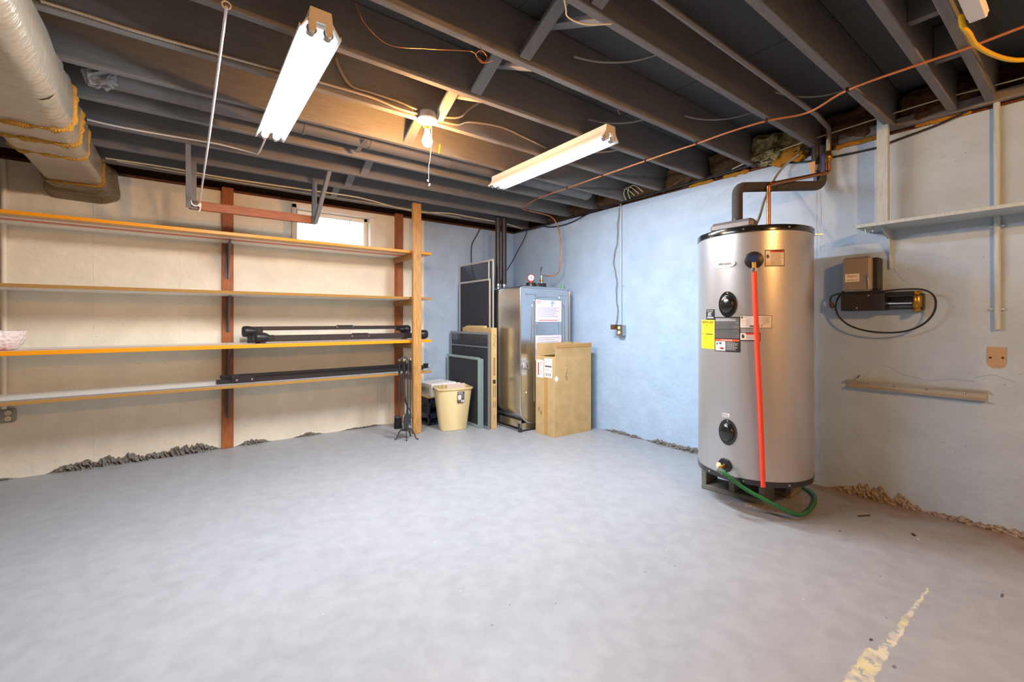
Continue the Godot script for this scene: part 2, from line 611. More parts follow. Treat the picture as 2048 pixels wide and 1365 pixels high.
func wall_print(key: String, sd: int, spot: Color) -> Texture2D:
	# faint mottling of old wall paint, with pinholes and small knocks where the concrete shows
	var S := 1024
	var f := FastNoiseLite.new()
	f.seed = sd
	f.frequency = 0.006
	f.fractal_octaves = 5
	var d := f.get_seamless_image(S, S).get_data()
	var o := PackedByteArray()
	o.resize(S * S * 3)
	for i in S * S:
		var k := 236 + (d[i] >> 4)
		o[i * 3] = k
		o[i * 3 + 1] = k
		o[i * 3 + 2] = k
	var im := Image.create_from_data(S, S, false, Image.FORMAT_RGB8, o)
	var g := RandomNumberGenerator.new()
	g.seed = sd
	for k in 130:
		var w := 1 if k % 4 else 2
		im.fill_rect(Rect2i(g.randi_range(2, S - 8), g.randi_range(2, S - 8), w + g.randi_range(0, 1), w), spot.lerp(Color.WHITE, g.randf_range(0.0, 0.4)))
	for k in 12:
		var x := g.randi_range(10, S - 40)
		var y := g.randi_range(10, S - 40)
		for j in g.randi_range(6, 20):
			im.fill_rect(Rect2i(x, y, 2, 1), spot.lerp(Color.WHITE, 0.6))
			x += g.randi_range(0, 2)
			y += g.randi_range(-1, 2)
	return ImageTexture.create_from_image(im)

func floor_material() -> StandardMaterial3D:
	# grey floor paint over x -1.4..3.6, z -4.8..0.2, 2048 pixels over 5 m, with its brush strokes, scuffs, drips and dirt
	var S := 2048
	var a := FastNoiseLite.new()
	a.seed = 3; a.frequency = 0.0028; a.fractal_octaves = 5
	var b := FastNoiseLite.new()
	b.seed = 8; b.frequency = 0.02; b.fractal_octaves = 3
	b.domain_warp_enabled = true; b.domain_warp_amplitude = 60.0; b.domain_warp_frequency = 0.004
	var c := FastNoiseLite.new()
	c.seed = 14; c.frequency = 0.012; c.fractal_octaves = 5
	var da := a.get_image(S, S, false, false, false).get_data()
	var db := b.get_image(S, S, false, false, false).get_data()
	var dc := c.get_image(S, S, false, false, false).get_data()
	var o := PackedByteArray()
	o.resize(S * S * 3)
	for i in S * S:
		var k := 154 + ((da[i] - 128) >> 5) + ((db[i] - 128) >> 4)
		if dc[i] > 222:
			k += (dc[i] - 222) >> 1
		o[i * 3] = k + 1
		o[i * 3 + 1] = k + 2
		o[i * 3 + 2] = k + 5
	# rusty dirt along the foot of the blue wall and round the blocks, broken up by its own grain
	for y in S:
		var z := -4.8 + y * 5.0 / S
		if z < -1.9:
			continue
		for x in range(int(S * 0.74), S):
			var wx := -1.4 + x * 5.0 / S
			var i := y * S + x
			var dw := 3.55 - wx
			var g := (db[i] * 0.45 + dc[i] * 0.55) / 255.0
			var q := clampf((0.5 - dw * 1.6 - maxf(0.0, -1.25 - z) * 1.3) + (g - 0.5) * 1.7, 0.0, 1.0)
			if q > 0.0:
				q = minf(q, 0.75)
				o[i * 3] = int(lerpf(o[i * 3], 128, q))
				o[i * 3 + 1] = int(lerpf(o[i * 3 + 1], 104, q))
				o[i * 3 + 2] = int(lerpf(o[i * 3 + 2], 80, q))
	var im := Image.create_from_data(S, S, false, Image.FORMAT_RGB8, o)
	var put := func(x: float, z: float, w: float, h: float, col: Color) -> void:
		var px := int((x + 1.4) / 5.0 * S)
		var pz := int((z + 4.8) / 5.0 * S)
		var dw := maxi(1, int(w / 5.0 * S))
		var dh := maxi(1, int(h / 5.0 * S))
		for yy in range(pz - dh, pz + dh + 1):
			for xx in range(px - dw, px + dw + 1):
				if xx >= 0 and yy >= 0 and xx < S and yy < S and pow(float(xx - px) / dw, 2) + pow(float(yy - pz) / dh, 2) <= 1.0 + 0.5 * c.get_noise_2d(xx * 6.0, yy * 6.0):
					im.set_pixel(xx, yy, col)
	# an old painted line, worn through in places
	for py in range(int((4.8 - 0.52) / 5.0 * S), int((4.8 - 0.4) / 5.0 * S)):
		for px in range(int((1.4 + 1.5) / 5.0 * S), int((1.4 + 2.56) / 5.0 * S)):
			var x := -1.4 + px * 5.0 / S
			var z := -4.8 + py * 5.0 / S
			var lo := -0.492 if x < 1.93 else lerpf(-0.468, -0.448, (x - 1.93) / 0.61)
			var hi := lerpf(-0.432, -0.441, (x - 1.5) / 1.04)
			var n := c.get_noise_2d(px * 3.0, py * 3.0)
			if z < lo + n * 0.01 or z > hi + n * 0.008 or b.get_noise_2d(px * 2.0, py * 2.0) > 0.28:
				continue
			im.set_pixel(px, py, im.get_pixel(px, py).lerp(hx("cfc7b6").lerp(hx("d2c694"), clampf(0.4 + 1.6 * a.get_noise_2d(px * 4.0, py * 4.0), 0.0, 1.0)), clampf(0.75 + n, 0.3, 0.95)))
	for s in [[1.689, -1.245, 0.008], [1.846, -1.193, 0.007], [0.581, -3.018, 0.008], [0.296, -2.417, 0.005], [1.983, -0.495, 0.012], [2.868, -0.85, 0.01], [3.128, -0.593, 0.012]]:
		put.call(s[0], s[1], s[2], s[2] * 0.6, hx("4a4640"))
	put.call(2.74, -0.245, 0.02, 0.005, hx("4b4e5a"))
	put.call(1.89, -0.408, 0.012, 0.006, hx("6b6c74"))
	for k in 70:
		put.call(rng.randf_range(0.2, 3.4), rng.randf_range(-4.4, -0.2), rng.randf_range(0.002, 0.008), rng.randf_range(0.002, 0.004), hx("cfcdc8") if k % 3 else hx("5e5a54"))
	for k in 60:
		var f := k / 60.0
		put.call(lerpf(1.03, 1.08, f) + 0.012 * sin(f * 9.0), lerpf(-4.55, -3.98, f), 0.007, 0.012, hx("a49a7e"))
		if k < 40:
			put.call(1.02 + 0.008 * sin(f * 14.0), lerpf(-4.6, -4.05, f), 0.006, 0.01, hx("a29a84"))
	for k in 40:
		var f := rng.randf()
		put.call(lerpf(2.72, 2.95, f) + rng.randf_range(-0.03, 0.03), lerpf(-1.5, -1.02, f) + rng.randf_range(-0.03, 0.03), rng.randf_range(0.004, 0.02), rng.randf_range(0.003, 0.008), hx("c4c0b8") if k % 3 else hx("8d8272"))
	var m := mat("floor_paint", Color.WHITE, 0.42, {"spec": 0.4})
	m.albedo_texture = ImageTexture.create_from_image(im)
	return m

func rubble_strip(called: String, a: Vector3, b: Vector3, out: Vector3, hmax: float, dmax: float, sd: int, m: Material, parent: Node3D) -> void:
	# crumbled foot of a wall: a jagged skirt of broken faces
	var f := FastNoiseLite.new()
	f.seed = sd
	f.frequency = 1.0
	f.fractal_octaves = 3
	var len := (b - a).length()
	var nn := int(len / 0.009)
	var rows := []
	for i in nn + 1:
		var s := float(i) / nn
		var p := a.lerp(b, s)
		var env := clampf(minf(s, 1.0 - s) * len * 7.0, 0.05, 1.0)
		var h := hmax * env * clampf(0.72 + 0.55 * f.get_noise_2d(s * len * 7.0, 0.0) + 0.3 * f.get_noise_2d(s * len * 40.0, 9.0), 0.2, 1.2)
		var row := [p + out * 0.001 + Vector3.UP * h]
		for k in 4:
			var y: float = h * [0.86, 0.55, 0.28, 0.0][k]
			var d: float = dmax * [0.5, 0.75, 0.9, 1.0][k] * clampf(0.55 + 1.3 * f.get_noise_2d(s * len * 34.0, 5.0 + k * 3.1), 0.08, 1.3) * env
			row.append(p + out * d + Vector3.UP * y + (b - a).normalized() * 0.008 * f.get_noise_2d(s * len * 50.0, 40.0 + k))
		rows.append(row)
	var mb := MB.new()
	for i in nn:
		for k in 4:
			mb.flat(rows[i][k], rows[i + 1][k], rows[i + 1][k + 1], out + Vector3.UP * 0.5)
			mb.flat(rows[i][k], rows[i + 1][k + 1], rows[i][k + 1], out + Vector3.UP * 0.5)
	part(called, mb, m, parent, "", "stuff")

func seam(at: Vector3, h: float, out: Vector3, side: Vector3, sd: int, m: Material, parent: Node3D, w := 0.007) -> void:
	# the ridge that a joint of the formwork left in the concrete
	var p := []
	var r := []
	var f := FastNoiseLite.new()
	f.seed = sd
	f.frequency = 1.0
	for i in 60:
		var y := 0.05 + h * i / 59.0
		p.append(at + Vector3.UP * y + side * 0.006 * f.get_noise_1d(y * 9.0) - out * w * 0.45)
		r.append(w * (0.75 + 0.6 * f.get_noise_1d(y * 30.0 + 50.0)))
	part("form_seam", MB.new().tube(p, r, 6), m, parent)

func room() -> void:
	var fl := setting("floor")
	var b := MB.new()
	b.box(V(0.3, -0.1, -1.1), V(7.1, 0.2, 7.9))
	for i in b.v.size():
		b.t[i] = Vector2((b.v[i].x + 1.4) / 5.0, (b.v[i].z + 4.8) / 5.0)
	part("slab", b, floor_material(), fl)
	var wb := setting("wall_back")
	b = MB.new()
	var Z := BACK - 0.13
	b.box(V(-1.19, TOP * 0.5, Z), V(4.14, TOP, 0.26))
	b.box(V(1.25, 0.95, Z), V(0.74, 1.9, 0.26))
	b.box(V(1.25, 2.285, Z), V(0.74, 0.05, 0.26))
	b.box(V(1.9345, TOP * 0.5, Z), V(0.629, TOP, 0.26))
	part("cream_section", b, M.cream_paint, wb, "cream painted rough concrete")
	part("blue_section", MB.new().box(V(3.03, TOP * 0.5, Z), V(1.562, TOP, 0.26)), M.blue_paint, wb, "pale blue painted rough concrete")
	for s in [[-0.558, 1], [1.405, 4], [-0.02, 6]]:
		seam(V(s[0], 0, BACK), 2.2, Vector3.BACK, Vector3.RIGHT, s[1], M.cream_paint, wb, 0.005)
	seam(V(2.801, 0, BACK), 2.2, Vector3.BACK, Vector3.RIGHT, 9, M.blue_paint, wb, 0.005)
	rubble_strip("crumbled_mortar", V(-0.82, 0, BACK), V(0.28, 0, BACK), Vector3.BACK, 0.075, 0.055, 2, M.rubble, wb)
	rubble_strip("crumbled_mortar", V(0.38, 0, BACK), V(0.68, 0, BACK), Vector3.BACK, 0.065, 0.05, 3, M.rubble, wb)
	rubble_strip("crumbled_mortar", V(0.85, 0, BACK), V(1.15, 0, BACK), Vector3.BACK, 0.04, 0.035, 4, M.rubble, wb)
	rubble_strip("crumbled_mortar", V(1.3, 0, BACK), V(1.8, 0, BACK), Vector3.BACK, 0.022, 0.025, 5, M.rubble, wb)
	rubble_strip("crumbled_mortar", V(-1.6, 0, BACK), V(-0.95, 0, BACK), Vector3.BACK, 0.04, 0.04, 6, M.rubble, wb)
	var wr := setting("wall_right")
	part("concrete", MB.new().box(V(RIGHT + 0.13, TOP * 0.5, -1.1), V(0.26, TOP, 7.24)), M.blue_paint, wr)
	for s in [[-3.999, 11], [-3.096, 12], [-2.451, 13]]:
		seam(V(RIGHT, 0, s[0]), 2.2, Vector3.LEFT, Vector3.BACK, s[1], M.blue_paint, wr, 0.005)
	seam(V(RIGHT, 0, -1.19), 2.24, Vector3.LEFT, Vector3.BACK, 14, M.blue_paint, wr, 0.011)
	seam(V(RIGHT, 0, -1.165), 2.24, Vector3.LEFT, Vector3.BACK, 15, M.blue_paint, wr, 0.007)
	rubble_strip("crumbled_mortar", V(RIGHT, 0, -3.15), V(RIGHT, 0, -2.6), Vector3.LEFT, 0.035, 0.03, 21, M.rubble, wr)
	rubble_strip("crumbled_mortar", V(RIGHT, 0, -2.62), V(RIGHT, 0, -1.95), Vector3.LEFT, 0.05, 0.04, 22, M.rubble, wr)
	rubble_strip("crumbled_mortar", V(RIGHT, 0, -1.12), V(RIGHT, 0, -0.58), Vector3.LEFT, 0.09, 0.02, 23, M.rubble_brown, wr)
	rubble_strip("crumbled_mortar", V(RIGHT, 0, -0.66), V(RIGHT, 0, -0.2), Vector3.LEFT, 0.045, 0.02, 24, M.rubble_brown, wr)
	rubble_strip("crumbled_mortar", V(RIGHT, 0, -0.34), V(RIGHT, 0, 0.3), Vector3.LEFT, 0.11, 0.03, 25, M.rubble_brown, wr)
	for q in [[[-0.82, 0.862], [-0.78, 0.852], [-0.74, 0.82], [-0.68, 0.805], [-0.6, 0.79], [-0.52, 0.81], [-0.42, 0.805]], [[-0.42, 0.83], [-0.38, 0.845], [-0.34, 0.85], [-0.3, 0.83], [-0.27, 0.82]], [[-0.78, 1.5], [-0.76, 1.45], [-0.73, 1.4], [-0.7, 1.38]]]:
		var p := []
		for k in q:
			p.append(V(RIGHT, k[1], k[0]))
		part("paint_crack", MB.new().tube(smooth(p, 4), 0.0011, 5), M.blue_crack, wr)
	part("bare_patch", MB.new().prism(PackedVector2Array([Vector2(-0.034, 0.055), Vector2(0.036, 0.055), Vector2(0.036, -0.03), Vector2(0.03, -0.048), Vector2(0.012, -0.058), Vector2(-0.014, -0.058), Vector2(-0.03, -0.046), Vector2(-0.036, -0.02)]), 0, 0.004, Transform3D(Basis(Vector3.BACK, Vector3.UP, Vector3.LEFT), V(RIGHT, 0.948, -0.339))), M.patch_tan, wr, "bare tan plaster patch")
	for s in [[0.945, -0.362], [0.947, -0.316]]:
		part("bolt_hole", MB.new().lathe([Vector2(0.006, -0.003), Vector2(0.005, 0.002), Vector2(0, 0.002)], 10, along(Vector3.LEFT, V(RIGHT - 0.005, s[0], s[1]))), M.ink, wr)
	var wl := setting("wall_left")
	part("concrete", MB.new().box(V(-3.33, 1.25, -1.1), V(0.26, 2.7, 7.9)), M.pale_wall, wl)
	var wf := setting("wall_front")
	part("concrete", MB.new().box(V(0.3, 1.25, 2.93), V(7.1, 2.7, 0.26)), M.pale_wall, wf)
	# the cellar window in the back wall
	var w := setting("window_1", V(1.25, 1.9, BACK - 0.1))
	for p in [[V(0.9, 2.08, -4.84), V(0.04, 0.36, 0.05)], [V(1.6, 2.08, -4.84), V(0.04, 0.36, 0.05)], [V(1.25, 2.24, -4.84), V(0.74, 0.04, 0.05)], [V(1.25, 1.92, -4.84), V(0.74, 0.04, 0.05)]]:
		part("sash_bar", MB.new().box(p[0], p[1], 0.004), M.white_wood, w)
	part("pane", MB.new().box(V(1.25, 2.08, -4.845), V(0.68, 0.3, 0.004)), M.pane, w)
	part("sill", MB.new().box(V(1.25, 1.89, -4.78), V(0.74, 0.02, 0.12), 0.003), M.white_wood, w)
	part("casing", MB.new().box(V(0.868, 2.08, BACK + 0.008), V(0.045, 0.42, 0.018), 0.003), M.casing, w)
	part("casing", MB.new().box(V(1.25, 2.275, BACK + 0.008), V(0.81, 0.05, 0.018), 0.003), M.white_wood, w)
	part("casing", MB.new().box(V(1.64, 2.06, BACK + 0.008), V(0.05, 0.4, 0.018), 0.003), M.white_wood, w)

func ceiling_frame() -> void:
	var c := setting("ceiling", V(0, JOIST, 0))
	var zs := [-0.357, -0.504, -0.775, -1.18, -1.61, -2.01, -2.425, -2.84, -3.26, -3.67, -4.09, -4.5, 0.05, 0.46, 0.87, 1.28, 1.69, 2.1, 2.5]
	for z in zs:
		part("joist", MB.new().box(V(0.2, JOIST + 0.115, z), V(6.86, 0.23, 0.038), 0.003), M.joist_paint, c)
	for xk in 6:
		var x0 := -3.2 + xk * 1.22 - 0.455
		for zk in 4:
			part("subfloor_panel", MB.new().box(V(x0 + 0.61, DECK + 0.012 + 0.001 * ((xk + zk) % 2), -4.75 + zk * 2.0 + 1.0), V(1.216, 0.022, 1.996), 0.002), M.deck, c)
	part("upper_floor", MB.new().box(V(0.3, DECK + 0.06, -1.0), V(7.4, 0.05, 8.0)), M.deck, c)
	# crossed bridging between the joists
	var sorted := [-0.775, -1.18, -1.61, -2.01, -2.425, -2.84, -3.26, -3.67, -4.09, -4.5]
	for i in sorted.size() - 1:
		if i == 5:
			continue  # the round duct fills this bay
		var z0: float = sorted[i] - 0.019
		var z1: float = sorted[i + 1] + 0.019
		var x := 1.27 - 0.012 * i
		part("bridging_brace", MB.new().bar(V(x, DECK - 0.03, z0), V(x, JOIST + 0.02, z1), 0.062, 0.02, 0.002), M.brace_paint, c)
		part("bridging_brace", MB.new().bar(V(x + 0.09, JOIST + 0.02, z0), V(x + 0.09, DECK - 0.03, z1), 0.062, 0.02, 0.002), M.brace_paint, c)
	for x in [2.45, 2.92]:
		part("blocking", MB.new().box(V(x, JOIST + 0.14, -0.43), V(0.038, 0.17, 0.108), 0.002), M.joist_paint, c)
	# timber on top of the walls
	part("sill_plate", MB.new().box(V(RIGHT + 0.1, TOP + 0.015, -1.1), V(0.16, 0.03, 7.2), 0.004), M.sill_wood, c)
	part("sill_plate", MB.new().box(V(0.3, TOP + 0.015, BACK - 0.1), V(7.1, 0.03, 0.16), 0.004), M.sill_wood, c)
	part("rim_joist", MB.new().box(V(RIGHT + 0.2, JOIST + 0.12, -1.1), V(0.1, 0.3, 7.9)), M.kraft, c)
	part("rim_joist", MB.new().box(V(0.3, JOIST + 0.12, BACK - 0.19), V(7.2, 0.3, 0.1)), M.kraft, c)
	part("ledger_strip", MB.new().box(V(RIGHT - 0.02, JOIST + 0.02, -0.2), V(0.035, 0.06, 1.7), 0.004), M.joist_paint, c)
	# glass wool tucked in over the right wall, seen between the joist ends
	var k := 0
	for z in [-0.57, -0.98, -1.4, -1.81, -2.22, -2.63, -3.05, -3.46, -3.88]:
		k += 1
		var dirty: bool = z > -1.5 and z < -1.2
		part("wool_batt", MB.new().blob(V(RIGHT + 0.04, JOIST + 0.1, z), V(0.16, 0.22, 0.36), 0.05, 60 + k), M.wool_dirty if dirty else M.kraft, c)
	part("wool_batt", MB.new().blob(V(RIGHT - 0.03, JOIST + 0.09, -1.5), V(0.14, 0.17, 0.22), 0.06, 81, 26, 16, 14.0), M.wool_dirty, c)
	part("wool_batt", MB.new().blob(V(RIGHT + 0.0, JOIST + 0.02, -1.36), V(0.12, 0.13, 0.2), 0.05, 82, 26, 16, 14.0), M.wool_yellow, c)
	for s in [[-0.95, 0.3, 0.0], [-0.55, 0.25, 0.005], [-1.75, 0.2, 0.0], [-2.05, 0.22, 0.0]]:
		part("wool_edge", MB.new().blob(V(RIGHT + 0.01, TOP + 0.012 + s[2], s[0]), V(0.05, 0.03, s[1]), 0.02, int(90 - s[0] * 10), 26, 10, 20.0), M.wool_yellow, c)

func strip_light(label: String, x: float, y0: float, zn: float, zf: float) -> void:
	var zc := (zn + zf) * 0.5
	var L := zn - zf
	var t := thing("fluorescent_lamp", label, "lamp", V(x, y0, zc), "twin tube shop lights under the joists")
	# reflector: a folded white sheet, drawn as its cross-section and pulled along z
	var half := [Vector2(0.036, 0.086), Vector2(0.038, 0.05), Vector2(0.068, 0.004), Vector2(0.073, 0.0), Vector2(0.0755, 0.0), Vector2(0.075, 0.014), Vector2(0.0725, 0.013), Vector2(0.071, 0.006), Vector2(0.041, 0.054), Vector2(0.038, 0.089)]
	var poly := PackedVector2Array()
	for p in [1, 2, 3, 4, 5, 6, 7, 8, 9]:
		poly.append(half[p])
	for p in [9, 8, 7, 6, 5, 4, 3, 2, 1]:
		poly.append(Vector2(-half[p].x, half[p].y))
	var at := Transform3D(Basis(), V(x, y0, zc))
	part("reflector", MB.new().prism(poly, -L * 0.5, L * 0.5, at), M.white_enamel, t)
	part("ballast_cover", MB.new().prism(PackedVector2Array([Vector2(-0.02, 0.036), Vector2(0.02, 0.036), Vector2(0.036, 0.05), Vector2(-0.036, 0.05)]), -L * 0.5 + 0.03, L * 0.5 - 0.03, at), M.white_enamel, t)
	for e in [-1.0, 1.0]:
		part("end_cap", MB.new().prism(PackedVector2Array([Vector2(-0.038, 0.089), Vector2(0.038, 0.089), Vector2(0.043, 0.046), Vector2(0.038, 0.04), Vector2(-0.038, 0.04), Vector2(-0.043, 0.046)]), e * L * 0.5, e * (L * 0.5 + 0.003), at), M.end_plate, t)
		for s in [-1.0, 1.0]:
			var ho := PackedVector2Array([Vector2(-0.013, 0.05), Vector2(0.013, 0.05), Vector2(0.013, 0.012), Vector2(0.009, 0.0), Vector2(0.0, -0.004), Vector2(-0.009, 0.0), Vector2(-0.013, 0.012)])
			part("tube_holder", MB.new().prism(ho, e * (L * 0.5 - 0.014), e * (L * 0.5 + 0.004), at.translated(V(s * 0.03, 0, 0))), M.end_plate if e > 0 else M.white_enamel, t)
	for s in [-1.0, 1.0]:
		var tb := part("tube", MB.new().tube([V(x + s * 0.03, y0 + 0.014, zn - 0.03), V(x + s * 0.03, y0 + 0.014, zf + 0.03)], 0.019, 16), M.tube_glow, t)
		for e in [zn - 0.022, zf + 0.022]:
			part("tube_cap", MB.new().tube([V(x + s * 0.03, y0 + 0.014, e - 0.012), V(x + s * 0.03, y0 + 0.014, e + 0.01)], 0.0195, 16), M.steel, tb)
	for z in [zn - 0.12, zf + 0.12]:
		part("hanger_wire", MB.new().tube([V(x, y0 + 0.086, z), V(x, JOIST + 0.03, z + 0.01)], 0.0016, 6), M.steel, t)
	# one light for each tube, turned outwards a little as the reflector's wings throw it
	for s in [-1.0, 1.0]:
		var al := AreaLight3D.new()
		al.name = "tube_light"
		al.area_size = Vector2(0.036, L - 0.12)
		al.light_color = FLUOR
		al.light_energy = TUBE_E
		al.shadow_enabled = true
		al.area_range = 12.0
		al.area_attenuation = 2.0
		t.add_child(al, true)
		al.position = V(s * 0.03, -0.014, 0)
		var z := V(-s * sin(deg_to_rad(WING)), cos(deg_to_rad(WING)), 0)
		al.basis = Basis(Vector3.BACK.cross(z), Vector3.BACK, z)

func bulb(label: String, x: float, y: float, z: float, energy: float, string: bool) -> void:
	var t := thing("bulb_lamp", label, "lamp", V(x, y, z))
	var at := Transform3D(Basis(), V(x, y, z))
	part("junction_box", MB.new().lathe([Vector2(0.05, 0.0), Vector2(0.05, 0.04), Vector2(0, 0.04)], 20, at), M.grey_box, t)
	part("lampholder", MB.new().lathe([Vector2(0.024, -0.045), Vector2(0.028, -0.03), Vector2(0.034, -0.018), Vector2(0.056, -0.012), Vector2(0.06, -0.006), Vector2(0.058, 0.0), Vector2(0, 0.0)], 28, at), M.porcelain, t)
	part("socket", MB.new().lathe([Vector2(0.014, -0.062), Vector2(0.0145, -0.045), Vector2(0.02, -0.04)], 16, at), M.brass, t)
	part("glass_bulb", MB.new().lathe([Vector2(0, -0.162), Vector2(0.012, -0.16), Vector2(0.022, -0.153), Vector2(0.0285, -0.141), Vector2(0.031, -0.128), Vector2(0.029, -0.114), Vector2(0.023, -0.099), Vector2(0.017, -0.083), Vector2(0.0145, -0.068), Vector2(0.014, -0.058), Vector2(0.0, -0.058)], 24, at), M.bulb_glow, t)
	if string:
		var p := [V(x + 0.014, y - 0.035, z + 0.03), V(x + 0.008, y - 0.12, z + 0.042), V(x - 0.002, y - 0.24, z + 0.045), V(x - 0.012, y - 0.29, z + 0.045), V(x - 0.012, y - 0.37, z + 0.045)]
		var q := part("pull_string", MB.new().tube(smooth(p, 5), 0.0016, 6), M.cord_white, t)
		part("knot", MB.new().blob(V(x - 0.016, y - 0.376, z + 0.045), V(0.01, 0.012, 0.01), 0.004, 7, 10, 6, 60.0), M.cord_white, q)
		part("knot", MB.new().blob(V(x - 0.008, y - 0.398, z + 0.045), V(0.01, 0.016, 0.01), 0.004, 8, 10, 6, 60.0), M.cord_white, q)
	var l := OmniLight3D.new()
	l.name = "bulb_light"
	l.light_color = WARM
	l.light_energy = energy
	l.light_size = 0.028
	l.omni_range = 12.0
	l.omni_attenuation = 2.0
	l.shadow_enabled = true
	t.add_child(l)
	l.position = V(0, -0.128, 0)

func lamps() -> void:
	strip_light("lit white twin-tube lamp hanging above the long wall shelves", 0.418, 2.235, -1.766, -2.99)
	strip_light("lit white twin-tube lamp hanging in front of the grey oil tank", 2.082, 2.247, -1.784, -3.008)
	bulb("bare glowing bulb in a porcelain holder between the two tube lamps", 1.16, 2.34, -2.39, 1.25, true)
	bulb("bare glowing bulb behind the photographer, on the near joists", 1.45, 2.34, 1.2, 3.9, false)
	# an unlit lamp housing that just reaches into the corner of the picture
	var t := thing("lamp_housing", "unlit white lamp housing beside the yellow cable under the ceiling", "lamp", V(2.3, 2.3, -0.2))
	part("housing", MB.new().prism(PackedVector2Array([Vector2(-0.024, 0.04), Vector2(0.024, 0.04), Vector2(0.03, 0.01), Vector2(0.02, -0.008), Vector2(-0.02, -0.008), Vector2(-0.03, 0.01)]), -0.6, 0.6, Transform3D(Basis(Vector3.UP, deg_to_rad(90)), V(1.81, 2.297, -0.278))), M.white_enamel, t)
	part("end_tip", MB.new().box(V(2.416, 2.312, -0.278), V(0.012, 0.045, 0.05), 0.006), M.white_enamel, t)

func duct_work() -> void:
	# insulated rectangular duct along the left, wrapped in foil whose lengths overlap
	var t := thing("insulated_duct", "foil-wrapped rectangular duct with yellow insulation showing at the seams", "duct", V(-0.62, 2.1, -2.5))
	var f := FastNoiseLite.new()
	f.seed = 70
	f.frequency = 1.0
	f.fractal_octaves = 3
	var sleeve := func(z0: float, z1: float, g0: float, g1: float, amp: float, fz: float) -> MB:
		var b := MB.new()
		var steps := maxi(3, int(absf(z1 - z0) / 0.03))
		var rings := []
		for i in steps + 1:
			var s := float(i) / steps
			var z := lerpf(z0, z1, s)
			var g := lerpf(g0, g1, s)
			var rr := rrect(0.345 + 2.0 * g, 0.245 + 2.0 * g, 0.06 + g, 5)
			var ring := []
			for k in rr.size():
				var d := rr[k].normalized()
				var q := rr[k] + d * amp * f.get_noise_3d(rr[k].x * 7.0, rr[k].y * 7.0, z * fz)
				ring.append(V(-0.62 + q.x, 2.225 + q.y, z))
			rings.append(ring)
		for i in steps:
			var m: int = rings[i].size()
			for k in m:
				var k2 := (k + 1) % m
				var km := (k + m - 1) % m
				var k3 := (k + 2) % m
				var na: Vector3 = (rings[i][k2] - rings[i][km]).cross(Vector3.BACK).normalized()
				var nb: Vector3 = (rings[i][k3] - rings[i][k]).cross(Vector3.BACK).normalized()
				if na.dot(rings[i][k] - V(-0.62, 2.225, rings[i][k].z)) < 0.0:
					na = -na
				if nb.dot(rings[i][k2] - V(-0.62, 2.225, rings[i][k].z)) < 0.0:
					nb = -nb
				b.tri(rings[i][k], rings[i][k2], rings[i + 1][k2], na, nb, nb)
				b.tri(rings[i][k], rings[i + 1][k2], rings[i + 1][k], na, nb, na)
		return b
	part("wrap", sleeve.call(0.6, -2.74, 0.016, 0.013, 0.012, 1.6), M.foil, t)
	part("wrap", sleeve.call(-2.7, -3.1, 0.011, 0.008, 0.016, 9.0), M.foil, t)
	part("wrap", sleeve.call(-3.05, -3.38, -0.004, -0.004, 0.012, 7.0), M.foil, t)
	part("wrap", sleeve.call(-3.34, -3.67, -0.014, -0.01, 0.006, 4.0), M.foil, t)
	part("wrap", sleeve.call(-3.63, -4.36, -0.024, -0.02, 0.008, 3.0), M.foil, t)
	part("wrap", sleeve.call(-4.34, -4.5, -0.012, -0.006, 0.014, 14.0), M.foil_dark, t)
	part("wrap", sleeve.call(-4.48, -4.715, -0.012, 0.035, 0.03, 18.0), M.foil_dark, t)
	for r in [[-3.09, 0.004, 0.02], [-3.37, -0.008, 0.021], [-3.66, -0.016, 0.016], [-4.35, -0.016, 0.009]]:
		var rr := rrect(0.345 + 2.0 * r[1], 0.245 + 2.0 * r[1], 0.06 + r[1], 7)
		var p := []
		var w := []
		for k in rr.size() + 1:
			var q := rr[k % rr.size()]
			p.append(V(-0.62 + q.x, 2.225 + q.y, r[0] + 0.006 * f.get_noise_2d(k * 1.7, r[0] * 9.0)))
			w.append(r[2] * (1.0 + 0.7 * f.get_noise_2d(k * 2.3, r[0] * 30.0)))
		# flat sides need more points than their corners, so that the torn edge can wander
		var pp := []
		var ww := []
		for k in p.size() - 1:
			var cnt := maxi(1, int((p[k + 1] - p[k]).length() / 0.02))
			for j in cnt:
				pp.append(p[k].lerp(p[k + 1], float(j) / cnt) + V(0, 0, 0.012 * f.get_noise_2d(pp.size() * 0.9, r[0] * 7.0)))
				ww.append(r[2] * (1.0 + 0.8 * f.get_noise_2d(pp.size() * 1.3, r[0] * 30.0)))
		pp.append(p[-1])
		ww.append(ww[0])
		part("torn_insulation", MB.new().tube(pp, ww, 7), M.wool_yellow, t)
	part("hanger_strap", MB.new().box(V(-0.46, 2.14, -2.02), V(0.012, 0.2, 0.05), 0.004, Basis(Vector3.UP, 0.2)), M.cable_grey, t)
	# smaller round duct lying in a joist bay
	t = thing("round_duct", "grey round sheet-metal duct lying between two ceiling joists", "duct", V(1.3, 2.42, -3.05))
	var x := [-0.34, 0.085, 0.618, 1.04, 1.669, 2.4, 3.2]
	for i in x.size() - 1:
		part("section", MB.new().tube([V(x[i], 2.418, -3.05), V(x[i + 1] + 0.012, 2.418, -3.05)], 0.073 if i % 2 else 0.0715, 20), M.flue, t)
		part("seam_ring", MB.new().tube([V(x[i + 1] - 0.006, 2.418, -3.05), V(x[i + 1] + 0.006, 2.418, -3.05)], 0.0765, 20), M.flue, t)
	part("strap", MB.new().bar(V(0.985, 2.36, -2.95), V(0.985, 2.342, -3.16), 0.03, 0.004), M.flue, t)
	part("end_stuffing", MB.new().blob(V(-0.33, 2.4, -3.02), V(0.13, 0.13, 0.13), 0.035, 71, 24, 16, 30.0), M.joist_paint, t)
